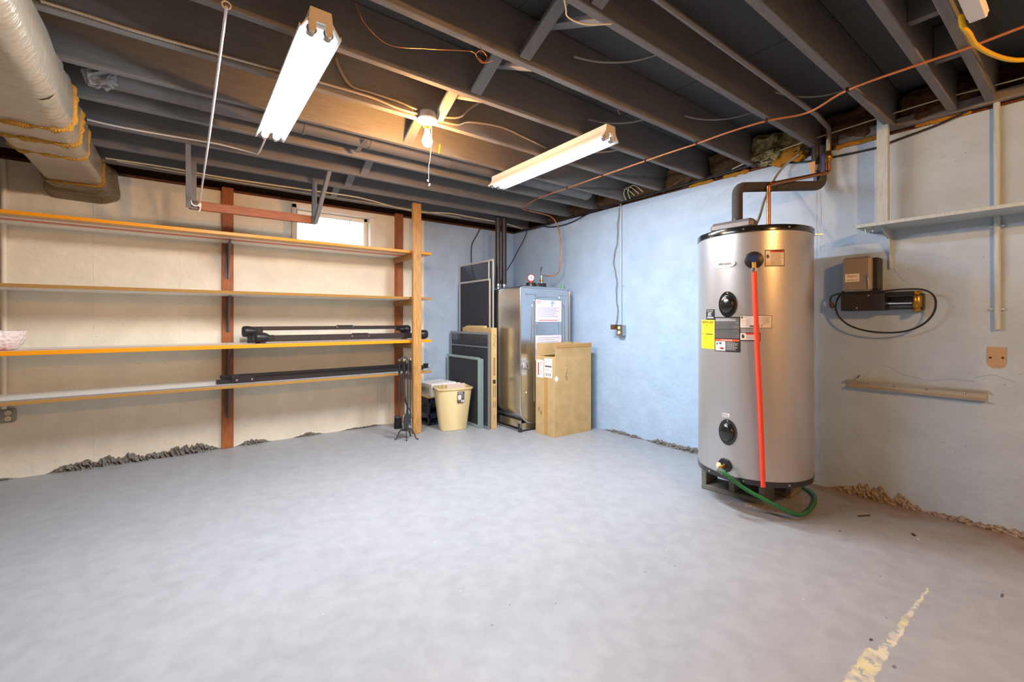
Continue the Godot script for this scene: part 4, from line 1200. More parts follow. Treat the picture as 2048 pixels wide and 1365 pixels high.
func corner_things() -> void:
	# screens, from the tank outwards
	var g := "window screens leaning in the corner"
	screen("tallest silver-framed window screen leaning against the oil tank", 2.712, 0.0, -3.963, -4.7, 1.82, 0.022, M.frame_silver, [], g)
	var s2 := thing("spare_frame", "tall narrow silver frame bar standing against the tallest screen", "frame", V(2.698, 0, -4.03))
	part("stile", MB.new().box(V(2.699, 0.9, -4.035), V(0.01, 1.8, 0.018), 0.002), M.frame_silver, s2)
	screen("second tallest window screen, silver frame, before the tallest one", 2.684, 0.0, -3.985, -4.65, 1.605, 0.02, M.frame_silver, [], g)
	var an := thing("screen_carton", "tall narrow cardboard carton with printed edge among the window screens", "carton", V(2.655, 0, -4.15))
	part("body", MB.new().box(V(2.637, 0.535, -4.14), V(0.07, 1.07, 0.6), 0.003), M.cardboard, an)
	part("torn_flap", MB.new().box(V(2.63, 1.075, -4.2), V(0.05, 0.02, 0.4), 0.004, Basis(Vector3.BACK, 0.3)), M.cardboard, an)
	lettering("ANDERSEN", 0.022, V(2.637, 0.66, -3.8385), Vector3.DOWN, Vector3.RIGHT, M.ink, an, 0.19)
	part("printed_mark", MB.new().box(V(2.637, 0.5, -3.8395), V(0.034, 0.042, 0.001)), M.ink, an)
	for q in [[2.65, 0.4, 0.13], [2.628, 0.4, 0.11], [2.65, 0.26, 0.06], [2.628, 0.26, 0.06], [2.637, 0.12, 0.04]]:
		var y: float = q[1] + q[2] * 0.5
		while y > q[1] - q[2] * 0.5:
			var l := rng.randf_range(0.005, 0.014)
			part("small_print", MB.new().box(V(q[0], y - l * 0.5, -3.8395), V(0.007, l, 0.0008)), M.ink_brown, an)
			y -= l + 0.004
	part("pen_mark", MB.new().tube(smooth([V(2.622, 0.98, -3.839), V(2.642, 1.0, -3.839), V(2.654, 0.97, -3.839), V(2.632, 0.955, -3.839), V(2.652, 0.92, -3.839), V(2.627, 0.9, -3.839), V(2.650, 0.87, -3.839)]), 0.0014, 5), M.ink, an)
	screen("wide grey-framed window screen with a cross rail, behind the green ones", 2.573, 0.0, -3.835, -4.67, 1.02, 0.026, M.frame_grey, [0.86], g)
	screen("grey-framed window screen tucked behind the cross-railed one", 2.588, 0.0, -3.87, -4.66, 0.92, 0.02, M.frame_grey, [], g)
	screen("rear green-framed window screen of the three low ones", 2.557, 0.0, -3.935, -4.6, 0.735, 0.026, M.frame_green, [], g)
	screen("middle green-framed window screen of the three low ones", 2.541, 0.0, -3.945, -4.63, 0.74, 0.026, M.frame_green, [], g)
	screen("front green-framed window screen of the three low ones", 2.525, 0.0, -3.955, -4.66, 0.75, 0.028, M.frame_green, [], g)
	# beige wastebasket with sheets of board in it
	var t := thing("wastebasket", "beige plastic wastebasket holding sheets of board beside the post", "wastebasket", V(2.3, 0, -4.2))
	var b := MB.new()
	var lev := [[0.0, 0.265, 0.19], [0.02, 0.272, 0.2], [0.42, 0.36, 0.26], [0.425, 0.38, 0.28], [0.44, 0.385, 0.285], [0.445, 0.375, 0.275], [0.43, 0.355, 0.255], [0.02, 0.262, 0.19]]
	var qb := Transform3D(Basis(Vector3.UP, -0.2), V(2.298, 0.002, -4.13))
	for i in lev.size() - 1:
		var a := rrect(lev[i][1], lev[i][2], 0.045, 5)
		var d := rrect(lev[i + 1][1], lev[i + 1][2], 0.045, 5)
		var inner := i >= 5
		for k in a.size():
			var k2 := (k + 1) % a.size()
			var na := (qb.basis * V(a[k].x, 0, a[k].y)).normalized() * (-1.0 if inner else 1.0)
			var nb := (qb.basis * V(a[k2].x, 0, a[k2].y)).normalized() * (-1.0 if inner else 1.0)
			if i == 2:
				na = -Vector3.UP; nb = na
			if i == 4:
				na = Vector3.UP; nb = na
			var A := qb * V(a[k].x, lev[i][0], a[k].y)
			var B := qb * V(a[k2].x, lev[i][0], a[k2].y)
			var C := qb * V(d[k2].x, lev[i + 1][0], d[k2].y)
			var D := qb * V(d[k].x, lev[i + 1][0], d[k].y)
			b.tri(A, B, C, na, nb, nb)
			b.tri(A, C, D, na, nb, na)
	b.prism(rrect(0.265, 0.19, 0.045, 5), 0.0, 0.012, qb * Transform3D(Basis(Vector3.RIGHT, Vector3.FORWARD, Vector3.UP), Vector3.ZERO))
	part("bin", b, M.beige_plastic, t)
	var lab := print_mat("bin_label", 96, 128, hx("2a2a2c"), [["r", 6, 36, 46, 60, hx("d8d6d0")], ["r", 52, 30, 40, 50, hx("6a6a6c")], ["t", 8, 8, 80, 20, hx("e8e6e0"), 7, 0.6], ["r", 50, 96, 42, 26, hx("e6e4de")], ["t", 54, 100, 34, 18, hx("404040"), 4, 0.5], ["t", 6, 104, 40, 14, hx("c8c6c0"), 5, 0.5]])
	var lb := MB.new()
	var tilt := 0.088
	var P := func(u: float, y: float) -> Vector3: return qb * V(u, y, 0.105 + (y - 0.02) * tilt + 0.0035)
	lb.quad(P.call(0.01, 0.405), P.call(0.085, 0.405), P.call(0.085, 0.29), P.call(0.01, 0.29), qb.basis * V(0, -0.08, 1).normalized())
	part("printed_label", lb, lab, t)
	one("board_sheet", "pinkish board sheet standing in the beige wastebasket", "board", MB.new().box(qb * V(0.02, 0.3, 0.05), V(0.2, 0.36, 0.004), 0.0, qb.basis), M.pink_board, V(2.34, 0.12, -4.17), "boards in the wastebasket")
	one("board_sheet", "tan board strip leaning out of the wastebasket's left side", "board", MB.new().box(qb * V(-0.095, 0.31, 0.02), V(0.05, 0.32, 0.02), 0.002, qb.basis), M.cardboard, V(2.18, 0.12, -4.2), "boards in the wastebasket")
	one("board_sheet", "white folded paper board at the back of the wastebasket", "board", MB.new().box(qb * V(0.0, 0.3, -0.045), V(0.2, 0.35, 0.012), 0.002, qb.basis), M.white_print, V(2.27, 0.12, -4.26), "boards in the wastebasket")
	# milk crate, a cardboard sheet and a printed box on it
	var c0 := V(2.29, 0.0, -4.53)
	t = thing("milk_crate", "navy blue plastic milk crate behind the beige wastebasket", "crate", c0)
	var W := 0.3
	var H := 0.29
	for y in [0.012, 0.1, H - 0.02]:
		var hh := 0.024 if y < 0.05 else 0.05 if y < 0.2 else 0.04
		for s in [-1.0, 1.0]:
			part("band", MB.new().box(c0 + V(0, y + (0.0 if y < 0.2 else 0.0), s * (W * 0.5 - 0.005)), V(W, hh, 0.01), 0.002), M.crate_navy, t)
			part("band", MB.new().box(c0 + V(s * (W * 0.5 - 0.005), y, 0), V(0.01, hh, W - 0.02), 0.002), M.crate_navy, t)
	for sx in [-1.0, 1.0]:
		for sz in [-1.0, 1.0]:
			part("corner", MB.new().box(c0 + V(sx * (W * 0.5 - 0.012), H * 0.5, sz * (W * 0.5 - 0.012)), V(0.024, H, 0.024), 0.004), M.crate_navy, t)
	for k in 6:
		var f := -0.11 + k * 0.044
		for d in [-1.0, 1.0]:
			part("lattice_bar", MB.new().bar(c0 + V(-W * 0.5 + 0.005, 0.12, clampf(f - d * 0.045, -0.13, 0.13)), c0 + V(-W * 0.5 + 0.005, 0.26, clampf(f + d * 0.045, -0.13, 0.13)), 0.006, 0.008), M.crate_navy, t)
	part("floor_panel", MB.new().box(c0 + V(0, 0.008, 0), V(W - 0.02, 0.012, W - 0.02)), M.crate_navy, t)
	one("cardboard_sheet", "sagging cardboard sheet between the crate and the printed box", "cardboard", MB.new().box(V(2.28, 0.303, -4.525), V(0.31, 0.014, 0.34), 0.003, Basis(Vector3.BACK, -0.03)), M.cardboard, V(2.285, 0.3, -4.5))
	t = thing("printed_box", "white box with blue and grey print lying on the milk crate", "box", V(2.3, 0.315, -4.46))
	var qx := Basis(Vector3.UP, 0.1)
	part("body", MB.new().box(V(2.3, 0.385, -4.5), V(0.32, 0.14, 0.31), 0.003, qx), M.white_print, t)
	var pm := print_mat("box_side", 128, 64, hx("cfcac2"), [["r", 20, 14, 90, 36, hx("a5a29e")], ["r", 34, 20, 40, 24, hx("8b8782")], ["t", 20, 52, 80, 8, hx("77726c"), 4, 0.5]], 8)
	var lf := MB.new()
	var K := func(x: float, y: float, z: float) -> Vector3: return V(2.3, 0.385, -4.5) + qx * V(x, y, z)
	lf.quad(K.call(-0.161, 0.062, -0.15), K.call(-0.161, 0.062, 0.15), K.call(-0.161, -0.062, 0.15), K.call(-0.161, -0.062, -0.15), qx * Vector3.LEFT)
	part("side_print", lf, pm, t)
	part("blue_panel", MB.new().box(K.call(-0.07, 0.03, 0.156), V(0.16, 0.04, 0.001), 0.0, qx), M.blue_ink, t)
	part("flap_slit", MB.new().box(K.call(0.02, 0.0705, 0.02), V(0.2, 0.002, 0.004), 0.0, qx), M.ink_brown, t)

func oil_tank() -> void:
	var t := thing("oil_tank", "tall galvanised steel heating oil tank standing in the corner", "tank", V(3.1, 0, -3.98))
	var xc := 3.1
	var z0 := -3.53
	var z1 := -4.4
	# body: straight sides, broad round underside, tight round top
	var poly := PackedVector2Array()
	for q in [[0.35 - 0.03, 1.5 - 0.03, 0.03, 0.0], [-0.35 + 0.03, 1.5 - 0.03, 0.03, 0.5], [-0.35 + 0.16, 0.085 + 0.16, 0.16, 1.0], [0.35 - 0.16, 0.085 + 0.16, 0.16, 1.5]]:
		for k in 9:
			var a: float = PI * (q[3] + 0.5 * k / 8.0)
			poly.append(Vector2(q[0] + cos(a) * q[2], q[1] + sin(a) * q[2]))
	part("shell", MB.new().prism(poly, z1, z0 - 0.02, Transform3D(Basis(), V(xc, 0, 0)), true), M.tank, t)
	# flange where the end panel is rolled over the shell, then the end panel inside it
	var rim := []
	for k in poly.size() + 1:
		var p := poly[k % poly.size()]
		rim.append(V(xc + p.x * 0.985, 0.79 + (p.y - 0.79) * 0.993, z0 - 0.012))
	part("flange", MB.new().tube(rim, 0.012, 8, false), M.tank, t)
	var rim2 := []
	for p in rim:
		rim2.append(V(xc + (p.x - xc) * 0.9, 0.79 + (p.y - 0.79) * 0.955, z0 - 0.016))
	var face := PackedVector2Array()
	for p in poly:
		face.append(Vector2(p.x * 0.975, 0.79 + (p.y - 0.79) * 0.99))
	part("end_panel", MB.new().prism(face, z0 - 0.022, z0 - 0.014, Transform3D(Basis(), V(xc, 0, 0)), true), M.tank, t)
	# pressed ribs in the end panel
	var rib := func(p: Array, r: float) -> void:
		part("pressed_rib", MB.new().tube(p, r, 8), M.tank, t)
	var arch := []
	for k in 13:
		var a := PI * (1.0 - k / 12.0)
		arch.append(V(3.14 + 0.2 * clampf(cos(a) * 1.5, -1, 1), 1.3 + 0.1 * sin(a), z0 - 0.014))
	rib.call([V(2.94, 0.3, z0 - 0.014)] + arch + [V(3.34, 0.3, z0 - 0.014)], 0.006)
	rib.call(bend([V(2.82, 1.42, z0 - 0.014), V(2.96, 1.42, z0 - 0.014), V(2.98, 1.37, z0 - 0.014), V(2.91, 1.31, z0 - 0.014), V(2.9, 0.9, z0 - 0.014)], 0.02), 0.006)
	rib.call(bend([V(3.42, 1.42, z0 - 0.014), V(3.3, 1.42, z0 - 0.014), V(3.29, 1.37, z0 - 0.014), V(3.37, 1.31, z0 - 0.014), V(3.38, 0.9, z0 - 0.014)], 0.02), 0.006)
	rib.call(bend([V(2.98, 1.0, z0 - 0.014), V(2.98, 1.12, z0 - 0.014), V(3.29, 1.12, z0 - 0.014), V(3.29, 1.0, z0 - 0.014), V(2.98, 1.0, z0 - 0.014)], 0.012), 0.003)
	rib.call(bend([V(2.9, 0.41, z0 - 0.014), V(2.83, 0.41, z0 - 0.014), V(2.82, 0.2, z0 - 0.014), V(2.86, 0.15, z0 - 0.014), V(2.95, 0.14, z0 - 0.014)], 0.02), 0.005)
	var l1 := print_mat("tank_label", 256, 192, hx("eceaf0"), [["t", 16, 66, 226, 90, hx("8a87a0"), 9, 0.4], ["t", 10, 8, 60, 6, hx("d05050"), 6, 0.6], ["r", 150, 8, 30, 30, hx("a9c0d8")], ["r", 30, 176, 190, 6, hx("cc3a50")], ["r", 156, 46, 8, 8, hx("303038")], ["t", 8, 50, 4, 110, hx("8a87a0"), 7, 0.4]], 4)
	var l2 := print_mat("tank_sheet", 256, 160, hx("eeecf2"), [["t", 20, 14, 226, 130, hx("9a96b4"), 14, 0.35], ["t", 6, 10, 6, 130, hx("7f7c96"), 7, 0.4]], 6)
	var b := MB.new()
	b.quad(V(2.952, 1.364, z0 - 0.008), V(3.323, 1.364, z0 - 0.008), V(3.323, 1.134, z0 - 0.008), V(2.952, 1.134, z0 - 0.008), Vector3.BACK)
	part("instruction_label", b, l1, t)
	lettering("Roth", 0.022, V(3.0, 1.338, z0 - 0.0072), Vector3.RIGHT, Vector3.UP, M.ink_red, t)
	b = MB.new()
	b.quad(V(2.952, 0.99, z0 - 0.008), V(3.323, 0.99, z0 - 0.008), V(3.323, 0.73, z0 - 0.008), V(2.952, 0.73, z0 - 0.008), Vector3.BACK)
	part("instruction_label", b, l2, t)
	for k in 5:
		part("embossed_line", MB.new().box(V(3.135 + (0.0 if k % 2 else 0.01), 1.09 - k * 0.02, z0 - 0.0135), V(0.2 - 0.02 * (k % 3), 0.005, 0.003), 0.001), M.tank, t)
	part("lifting_handle", MB.new().tube(bend([V(2.79, 0.71, z0), V(2.77, 0.66, z0 + 0.012), V(2.85, 0.655, z0 + 0.012), V(2.83, 0.72, z0)], 0.008), 0.006, 8), M.steel, t)
	part("handle_cup", MB.new().box(V(2.81, 0.69, z0 - 0.008), V(0.1, 0.09, 0.012), 0.005), M.tank, t)
	# sheet steel stand
	part("base_rail", MB.new().box(V(2.765, 0.085, -3.97), V(0.006, 0.075, 0.86), 0.001), M.tank, t)
	part("base_rail", MB.new().box(V(3.42, 0.085, -3.97), V(0.006, 0.075, 0.86), 0.001), M.tank, t)
	part("base_rail", MB.new().box(V(3.09, 0.055, z0 - 0.03), V(0.65, 0.07, 0.006), 0.001), M.tank, t)
	for x in [2.772, 3.415]:
		for z in [z0 - 0.04, z1 + 0.05]:
			part("foot", MB.new().box(V(x, 0.045, z), V(0.03, 0.09, 0.04), 0.003), M.iron, t)
	# fittings on top
	for p in [[3.065, "gauge"], [3.217, "valve"]]:
		part("screw_cap", MB.new().lathe([Vector2(0.055, 1.5), Vector2(0.055, 1.555), Vector2(0.05, 1.562), Vector2(0, 1.562)], 24, Transform3D(Basis(), V(p[0], 0, -3.75))), M.black_plastic, t)
	part("screw_cap", MB.new().lathe([Vector2(0.045, 1.5), Vector2(0.045, 1.548), Vector2(0, 1.55)], 24, Transform3D(Basis(), V(3.14, 0, -3.72))), M.black_plastic, t)
	var ga := part("gauge", MB.new().lathe([Vector2(0, -0.022), Vector2(0.036, -0.022), Vector2(0.042, -0.012), Vector2(0.042, 0.014), Vector2(0.038, 0.02)], 24, along(V(-0.55, 0.05, 0.8), V(3.065, 1.615, -3.75))), M.red_plastic, t, "round red oil gauge")
	part("gauge_dial", MB.new().lathe([Vector2(0.034, 0.016), Vector2(0, 0.017)], 24, along(V(-0.55, 0.05, 0.8), V(3.065, 1.615, -3.75))), M.paper, ga)
	part("gauge_needle", MB.new().bar(V(3.056, 1.6, -3.733), V(3.058, 1.632, -3.733), 0.006, 0.003), M.ink, ga)
	part("gauge_neck", MB.new().tube([V(3.065, 1.555, -3.75), V(3.065, 1.585, -3.75)], 0.018, 12), M.red_plastic, ga)
	var va := part("valve", MB.new().tube(bend([V(3.217, 1.56, -3.75), V(3.217, 1.652, -3.75), V(3.27, 1.652, -3.75)], 0.006), 0.012, 12), M.steel, t, "small shut-off valve")
	part("valve_nut", MB.new().lathe([Vector2(0.019, 1.58), Vector2(0.019, 1.605), Vector2(0, 1.606)], 6, Transform3D(Basis(), V(3.217, 0, -3.75))), M.brass, va)
	part("valve_stem", MB.new().tube([V(3.217, 1.65, -3.75), V(3.205, 1.7, -3.75)], 0.007, 8), M.steel, va)
	part("valve_lever", MB.new().bar(V(3.203, 1.695, -3.75), V(3.222, 1.75, -3.75), 0.014, 0.008, 0.002), M.iron, va)
	part("green_cap", MB.new().lathe([Vector2(0.02, 1.5), Vector2(0.02, 1.535), Vector2(0.014, 1.55), Vector2(0, 1.552)], 16, Transform3D(Basis(), V(3.4, 0, -3.6))), M.green_cap, t, "small green plastic cap")

func carton() -> void:
	var t := thing("cardboard_box", "tall open cardboard box with white shipping labels before the oil tank", "box", V(3.16, 0, -3.33))
	var x0 := 2.905
	var x1 := 3.415
	var zf := -3.19
	var zb := -3.475
	var h := 0.79
	part("front_wall", MB.new().box(V((x0 + x1) * 0.5, h * 0.5, zf), V(x1 - x0, h, 0.006), 0.001), M.cardboard, t)
	part("back_wall", MB.new().box(V((x0 + x1) * 0.5, h * 0.5, zb), V(x1 - x0, h, 0.006), 0.001), M.cardboard, t)
	part("side_wall", MB.new().box(V(x0, h * 0.5, (zf + zb) * 0.5), V(0.006, h, zf - zb), 0.001), M.cardboard, t)
	part("side_wall", MB.new().box(V(x1, h * 0.5, (zf + zb) * 0.5), V(0.006, h, zf - zb), 0.001), M.cardboard, t)
	part("bottom", MB.new().box(V((x0 + x1) * 0.5, 0.006, (zf + zb) * 0.5), V(x1 - x0, 0.006, zf - zb)), M.cardboard_in, t)
	part("front_flap", MB.new().prism(PackedVector2Array([Vector2(-0.252, 0), Vector2(0.252, 0), Vector2(0.258, 0.128), Vector2(-0.235, 0.128)]), -0.003, 0.003, Transform3D(Basis(Vector3.RIGHT, 0.06), V((x0 + x1) * 0.5, h, zf))), M.cardboard, t, "raised front flap")
	part("back_flap", MB.new().box(V((x0 + x1) * 0.5, h + 0.06, zb + 0.012), V(x1 - x0 - 0.01, 0.13, 0.005), 0.001, Basis(Vector3.RIGHT, -0.1)), M.cardboard, t)
	part("side_flap", MB.new().box(V(x0 + 0.055, h - 0.035, (zf + zb) * 0.5), V(0.125, 0.005, zf - zb - 0.02), 0.001, Basis(Vector3.BACK, -0.5)), M.cardboard, t)
	part("side_flap", MB.new().box(V(x1 + 0.012, h + 0.06, (zf + zb) * 0.5), V(0.005, 0.12, zf - zb - 0.02), 0.001, Basis(Vector3.BACK, -0.1)), M.cardboard, t)
	part("packing_tape", MB.new().box(V(x0 - 0.0034, h * 0.4, (zf + zb) * 0.5 + 0.02), V(0.0008, h * 0.78, 0.05)), M.tape, t)
	part("packing_tape", MB.new().box(V((x0 + x1) * 0.5, h + 0.105, zf + 0.012), V(0.49, 0.03, 0.0012), 0.0, Basis(Vector3.RIGHT, 0.06)), M.tape, t)
	var a := print_mat("ship_label", 64, 128, hx("eeeae4"), [["r", 12, 20, 10, 92, hx("a8423a")], ["t", 30, 12, 28, 30, hx("888078"), 6, 0.4], ["t", 30, 70, 28, 40, hx("b0a8a0"), 6, 0.4]], 5)
	var c := print_mat("bar_label", 64, 128, hx("f0ece8"), [["t", 8, 10, 48, 24, hx("a09890"), 7, 0.4], ["r", 6, 48, 52, 10, hx("555058")], ["t", 8, 66, 44, 20, hx("a09890"), 7, 0.4], ["r", 8, 98, 3, 20, hx("606060")], ["r", 14, 98, 2, 20, hx("606060")], ["r", 20, 98, 5, 20, hx("606060")], ["r", 30, 98, 2, 20, hx("606060")], ["r", 36, 98, 4, 20, hx("606060")], ["r", 46, 98, 6, 20, hx("606060")]], 6)
	var P := func(m: Material, z0: float, z1: float, y0: float, y1: float) -> void:
		var b := MB.new()
		b.quad(V(x0 - 0.0042, y1, z0), V(x0 - 0.0042, y1, z1), V(x0 - 0.0042, y0, z1), V(x0 - 0.0042, y0, z0), Vector3.LEFT)
		part("shipping_label", b, m, t)
	P.call(a, -3.46, -3.35, 0.57, 0.75)
	P.call(c, -3.34, -3.22, 0.58, 0.77)
	part("sticker", MB.new().box(V(x0 + 0.02, 0.575, zf + 0.0036), V(0.045, 0.045, 0.0006), 0.0, Basis(Vector3.BACK, 0.75)), M.paper, t)
	var zz := zf + 0.0035
	part("pen_mark", MB.new().tube(smooth([V(3.075, 0.67, zz), V(3.06, 0.62, zz), V(3.05, 0.575, zz), V(3.06, 0.555, zz), V(3.078, 0.565, zz), V(3.07, 0.585, zz), V(3.052, 0.58, zz)]), 0.0016, 5), M.ink, t)
	part("pen_mark", MB.new().tube([V(3.06, 0.7, zz), V(3.075, 0.697, zz)], 0.0016, 5), M.ink, t)
	var xx := x0 - 0.0035
	part("pen_mark", MB.new().tube(smooth([V(xx, 0.24, -3.44), V(xx, 0.27, -3.41), V(xx, 0.25, -3.42), V(xx, 0.22, -3.43)]), 0.0016, 5), M.ink, t)
	part("pen_mark", MB.new().tube(smooth([V(xx, 0.24, -3.4), V(xx, 0.22, -3.38), V(xx, 0.2, -3.385), V(xx, 0.215, -3.4), V(xx, 0.23, -3.385)]), 0.0016, 5), M.ink, t)

func water_heater() -> void:
	var hc := V(2.957, 0, -1.348)
	var r := 0.327
	var X := Transform3D(Basis(), hc)
	var t := thing("water_heater", "tall silver electric water heater standing on concrete blocks", "water heater", hc + V(0, 0.182, 0))
	part("shell", MB.new().lathe([Vector2(r, 0.21), Vector2(r, 1.672)], 72, X), M.heater_shell, t)
	part("top_rim", MB.new().lathe([Vector2(r + 0.003, 1.668), Vector2(r + 0.005, 1.695), Vector2(r + 0.001, 1.703), Vector2(r - 0.03, 1.708), Vector2(0.0, 1.715)], 72, X), M.black_gloss, t)
	part("bottom_rim", MB.new().lathe([Vector2(0, 0.182), Vector2(r - 0.01, 0.182), Vector2(r + 0.004, 0.188), Vector2(r + 0.004, 0.216), Vector2(r, 0.218)], 72, X), M.black_gloss, t)
	for a in [-112, -74, -32, 8]:
		for y in [1.687, 0.203]:
			var d := V(sin(deg_to_rad(a)), 0, cos(deg_to_rad(a)))
			part("screw", MB.new().lathe([Vector2(0.006, 0), Vector2(0.005, 0.003), Vector2(0, 0.004)], 10, along(d, hc + d * (r + 0.004) + Vector3.UP * y)), M.chrome, t)
	part("rim_tab", MB.new().prism(PackedVector2Array([Vector2(-0.06, 0), Vector2(0.12, 0.0), Vector2(-0.06, 0.14)]), 1.7, 1.704, Transform3D(Basis(V(0.6, 0, 0.8), V(0.8, 0, -0.6), V(0, 1, 0)), hc + V(0.255, 0, 0.19))), M.aluminium, t)
	# wiring cover on the lid
	part("lid_cover", MB.new().box(V(2.785, 1.742, -1.39), V(0.09, 0.065, 0.27), 0.02), M.flue, t)
	# prints
	part("brand_badge", MB.new().prism(ellipse(0.064, 0.028, 26), 0.0, 0.002, on_shell(hc, r, -92.5, 1.492)), M.paper, t)
	round_lettering("Whirlpool", 0.016, hc, r + 0.0045, -92.5, 1.492, M.ink, t, 0.082)
	var pr := func(called: String, m: Material, a0: float, a1: float, y0: float, y1: float) -> void:
		part(called, MB.new().patch(hc, r + 0.0012, a0, a1, y0, y1), m, t)
	pr.call("warning_label", print_mat("warn_a", 160, 128, hx("e9dcc4"), [["r", 0, 0, 160, 6, hx("1c1a18")], ["r", 0, 122, 160, 6, hx("1c1a18")], ["r", 0, 0, 5, 128, hx("1c1a18")], ["r", 155, 0, 5, 128, hx("1c1a18")], ["r", 40, 6, 115, 16, hx("e0452c")], ["t", 46, 28, 104, 90, hx("5c5248"), 7, 0.5], ["r", 10, 44, 24, 8, hx("2a2624")], ["r", 14, 36, 14, 30, hx("2a2624")], ["r", 30, 50, 6, 12, hx("2a2624")]], 21), -54.8, -36.6, 1.46, 1.556)
	round_lettering("WARNING", 0.009, hc, r + 0.002, -43.0, 1.547, M.ink, t, 0.05)
	pr.call("notice_label", print_mat("notice", 64, 72, hx("232224"), [["t", 6, 8, 52, 6, hx("d8d6d2"), 8, 0.5], ["t", 14, 20, 36, 26, hx("e0deda"), 8, 0.5], ["r", 8, 54, 48, 8, hx("d8d6d2")]], 22), -118.1, -104.9, 1.154, 1.218)
	pr.call("energy_label", print_mat("energy", 96, 200, hx("f2dc28"), [["r", 44, 34, 6, 8, hx("2c2810")], ["t", 10, 48, 76, 14, hx("c0aa20"), 7, 0.4], ["r", 8, 96, 10, 6, hx("3a3414")], ["r", 38, 96, 48, 6, hx("3a3414")], ["t", 8, 112, 80, 20, hx("c8b222"), 8, 0.3], ["t", 8, 150, 80, 36, hx("c8b222"), 8, 0.3]], 23), -128.3, -104.9, 0.97, 1.152)
	round_lettering("ENERGYGUIDE", 0.017, hc, r + 0.002, -116.5, 1.138, M.ink, t, 0.118)
	pr.call("danger_label", print_mat("danger", 192, 260, hx("242425"), [["r", 6, 8, 178, 150, hx("6c6b6a")], ["t", 10, 14, 170, 20, hx("dcdad6"), 10, 0.4], ["t", 10, 36, 170, 118, hx("2b2b2b"), 6, 0.5], ["r", 6, 60, 178, 3, hx("1e1e1e")], ["r", 6, 92, 178, 3, hx("1e1e1e")], ["r", 6, 108, 178, 3, hx("1e1e1e")], ["r", 6, 166, 178, 16, hx("e8512f")], ["r", 6, 184, 82, 70, hx("ecebe8")], ["r", 16, 194, 12, 16, hx("3a3a3c")], ["r", 36, 190, 24, 10, hx("6a6a6c")], ["r", 40, 198, 18, 8, hx("303032")], ["r", 42, 228, 30, 10, hx("c03020")], ["r", 52, 236, 26, 8, hx("8a2018")], ["t", 94, 188, 86, 62, hx("cfcdc8"), 7, 0.5]], 24), -104.7, -77.0, 0.96, 1.17)
	round_lettering("DANGER", 0.009, hc, r + 0.002, -91.0, 1.029, M.paper, t, 0.07)
	pr.call("rating_label", print_mat("rating", 220, 90, hx("e8dfd0"), [["r", 0, 0, 220, 3, hx("3a3a38")], ["r", 0, 87, 220, 3, hx("3a3a38")], ["r", 217, 0, 3, 90, hx("3a3a38")], ["r", 6, 8, 12, 12, hx("202020")], ["t", 22, 10, 30, 10, hx("404040"), 5, 0.5], ["t", 6, 30, 70, 46, hx("8c8478"), 9, 0.3], ["t", 110, 14, 100, 50, hx("7c7468"), 8, 0.4], ["r", 66, 70, 40, 12, hx("606060")], ["r", 112, 68, 4, 14, hx("404040")], ["r", 120, 68, 3, 14, hx("404040")], ["r", 128, 68, 6, 14, hx("404040")], ["r", 140, 68, 3, 14, hx("404040")], ["r", 148, 68, 5, 14, hx("404040")]], 25), -77.0, -48.5, 1.104, 1.178)
	pr.call("scald_label", print_mat("scald", 160, 66, hx("e6dccb"), [["r", 0, 0, 160, 4, hx("201e1c")], ["r", 0, 58, 160, 8, hx("201e1c")], ["r", 154, 0, 6, 66, hx("201e1c")], ["r", 44, 4, 110, 12, hx("e0452c")], ["t", 48, 20, 100, 34, hx("6a6056"), 7, 0.4], ["r", 12, 14, 14, 30, hx("3a3634")], ["r", 26, 22, 8, 20, hx("3a3634")]], 26), -77.0, -58.9, 1.028, 1.078)
	pr.call("maker_sticker", print_mat("maker", 64, 24, hx("d8d4d0"), [["t", 4, 5, 56, 14, hx("807c78"), 6, 0.5]], 27), -95.5, -87.5, 0.563, 0.588)
	# thermostat covers
	for y in [1.246, 0.475]:
		var q := on_shell(hc, r - 0.004, -89.6, y)
		var cv := part("access_cover", MB.new().prism(ellipse(0.054, 0.078, 30), 0.0, 0.007, q), M.black_gloss, t, "black oval access cover")
		part("dome", MB.new().lathe([Vector2(0.05, 0.0), Vector2(0.048, 0.012), Vector2(0.04, 0.022), Vector2(0.03, 0.026), Vector2(0, 0.028)], 28, Transform3D(q.basis * Basis(Vector3.RIGHT, PI * 0.5) * Basis.from_scale(V(0.82, 1, 1.15)), q.origin + q.basis.z * 0.006)), M.black_gloss, cv)
		part("screw", MB.new().lathe([Vector2(0.005, 0), Vector2(0.004, 0.002), Vector2(0, 0.003)], 8, along(q.basis.z, q.origin + q.basis.y * 0.067 + q.basis.z * 0.007)), M.chrome, cv)
	# relief valve and its red discharge pipe
	var v := on_shell(hc, r, -64.6, 1.5)
	var rv := part("relief_valve", MB.new().lathe([Vector2(0.05, 0.0), Vector2(0.05, 0.004), Vector2(0.044, 0.008), Vector2(0, 0.009)], 28, along(v.basis.z, v.origin)), M.black_plastic, t, "black collar with brass relief valve")
	part("valve_body", MB.new().tube([v.origin, v.origin + v.basis.z * 0.055], 0.014, 14), M.brass, rv)
	part("valve_tag", MB.new().lathe([Vector2(0.019, 0.0), Vector2(0.019, 0.006), Vector2(0, 0.007)], 18, along(v.basis.z, v.origin + v.basis.z * 0.052)), M.blue_lever, rv, "purple tag")
	var o1 := v.origin + v.basis.z * 0.04
	part("valve_outlet", MB.new().tube([o1, o1 + V(-0.002, -0.068, 0.002)], 0.0125, 14), M.brass, rv)
	part("outlet_nut", MB.new().tube([o1 + V(-0.002, -0.05, 0.002), o1 + V(-0.002, -0.072, 0.002)], 0.016, 14), M.chrome, rv)
	var o2 := on_shell(hc, r + 0.04, -57.5, 0.2).origin
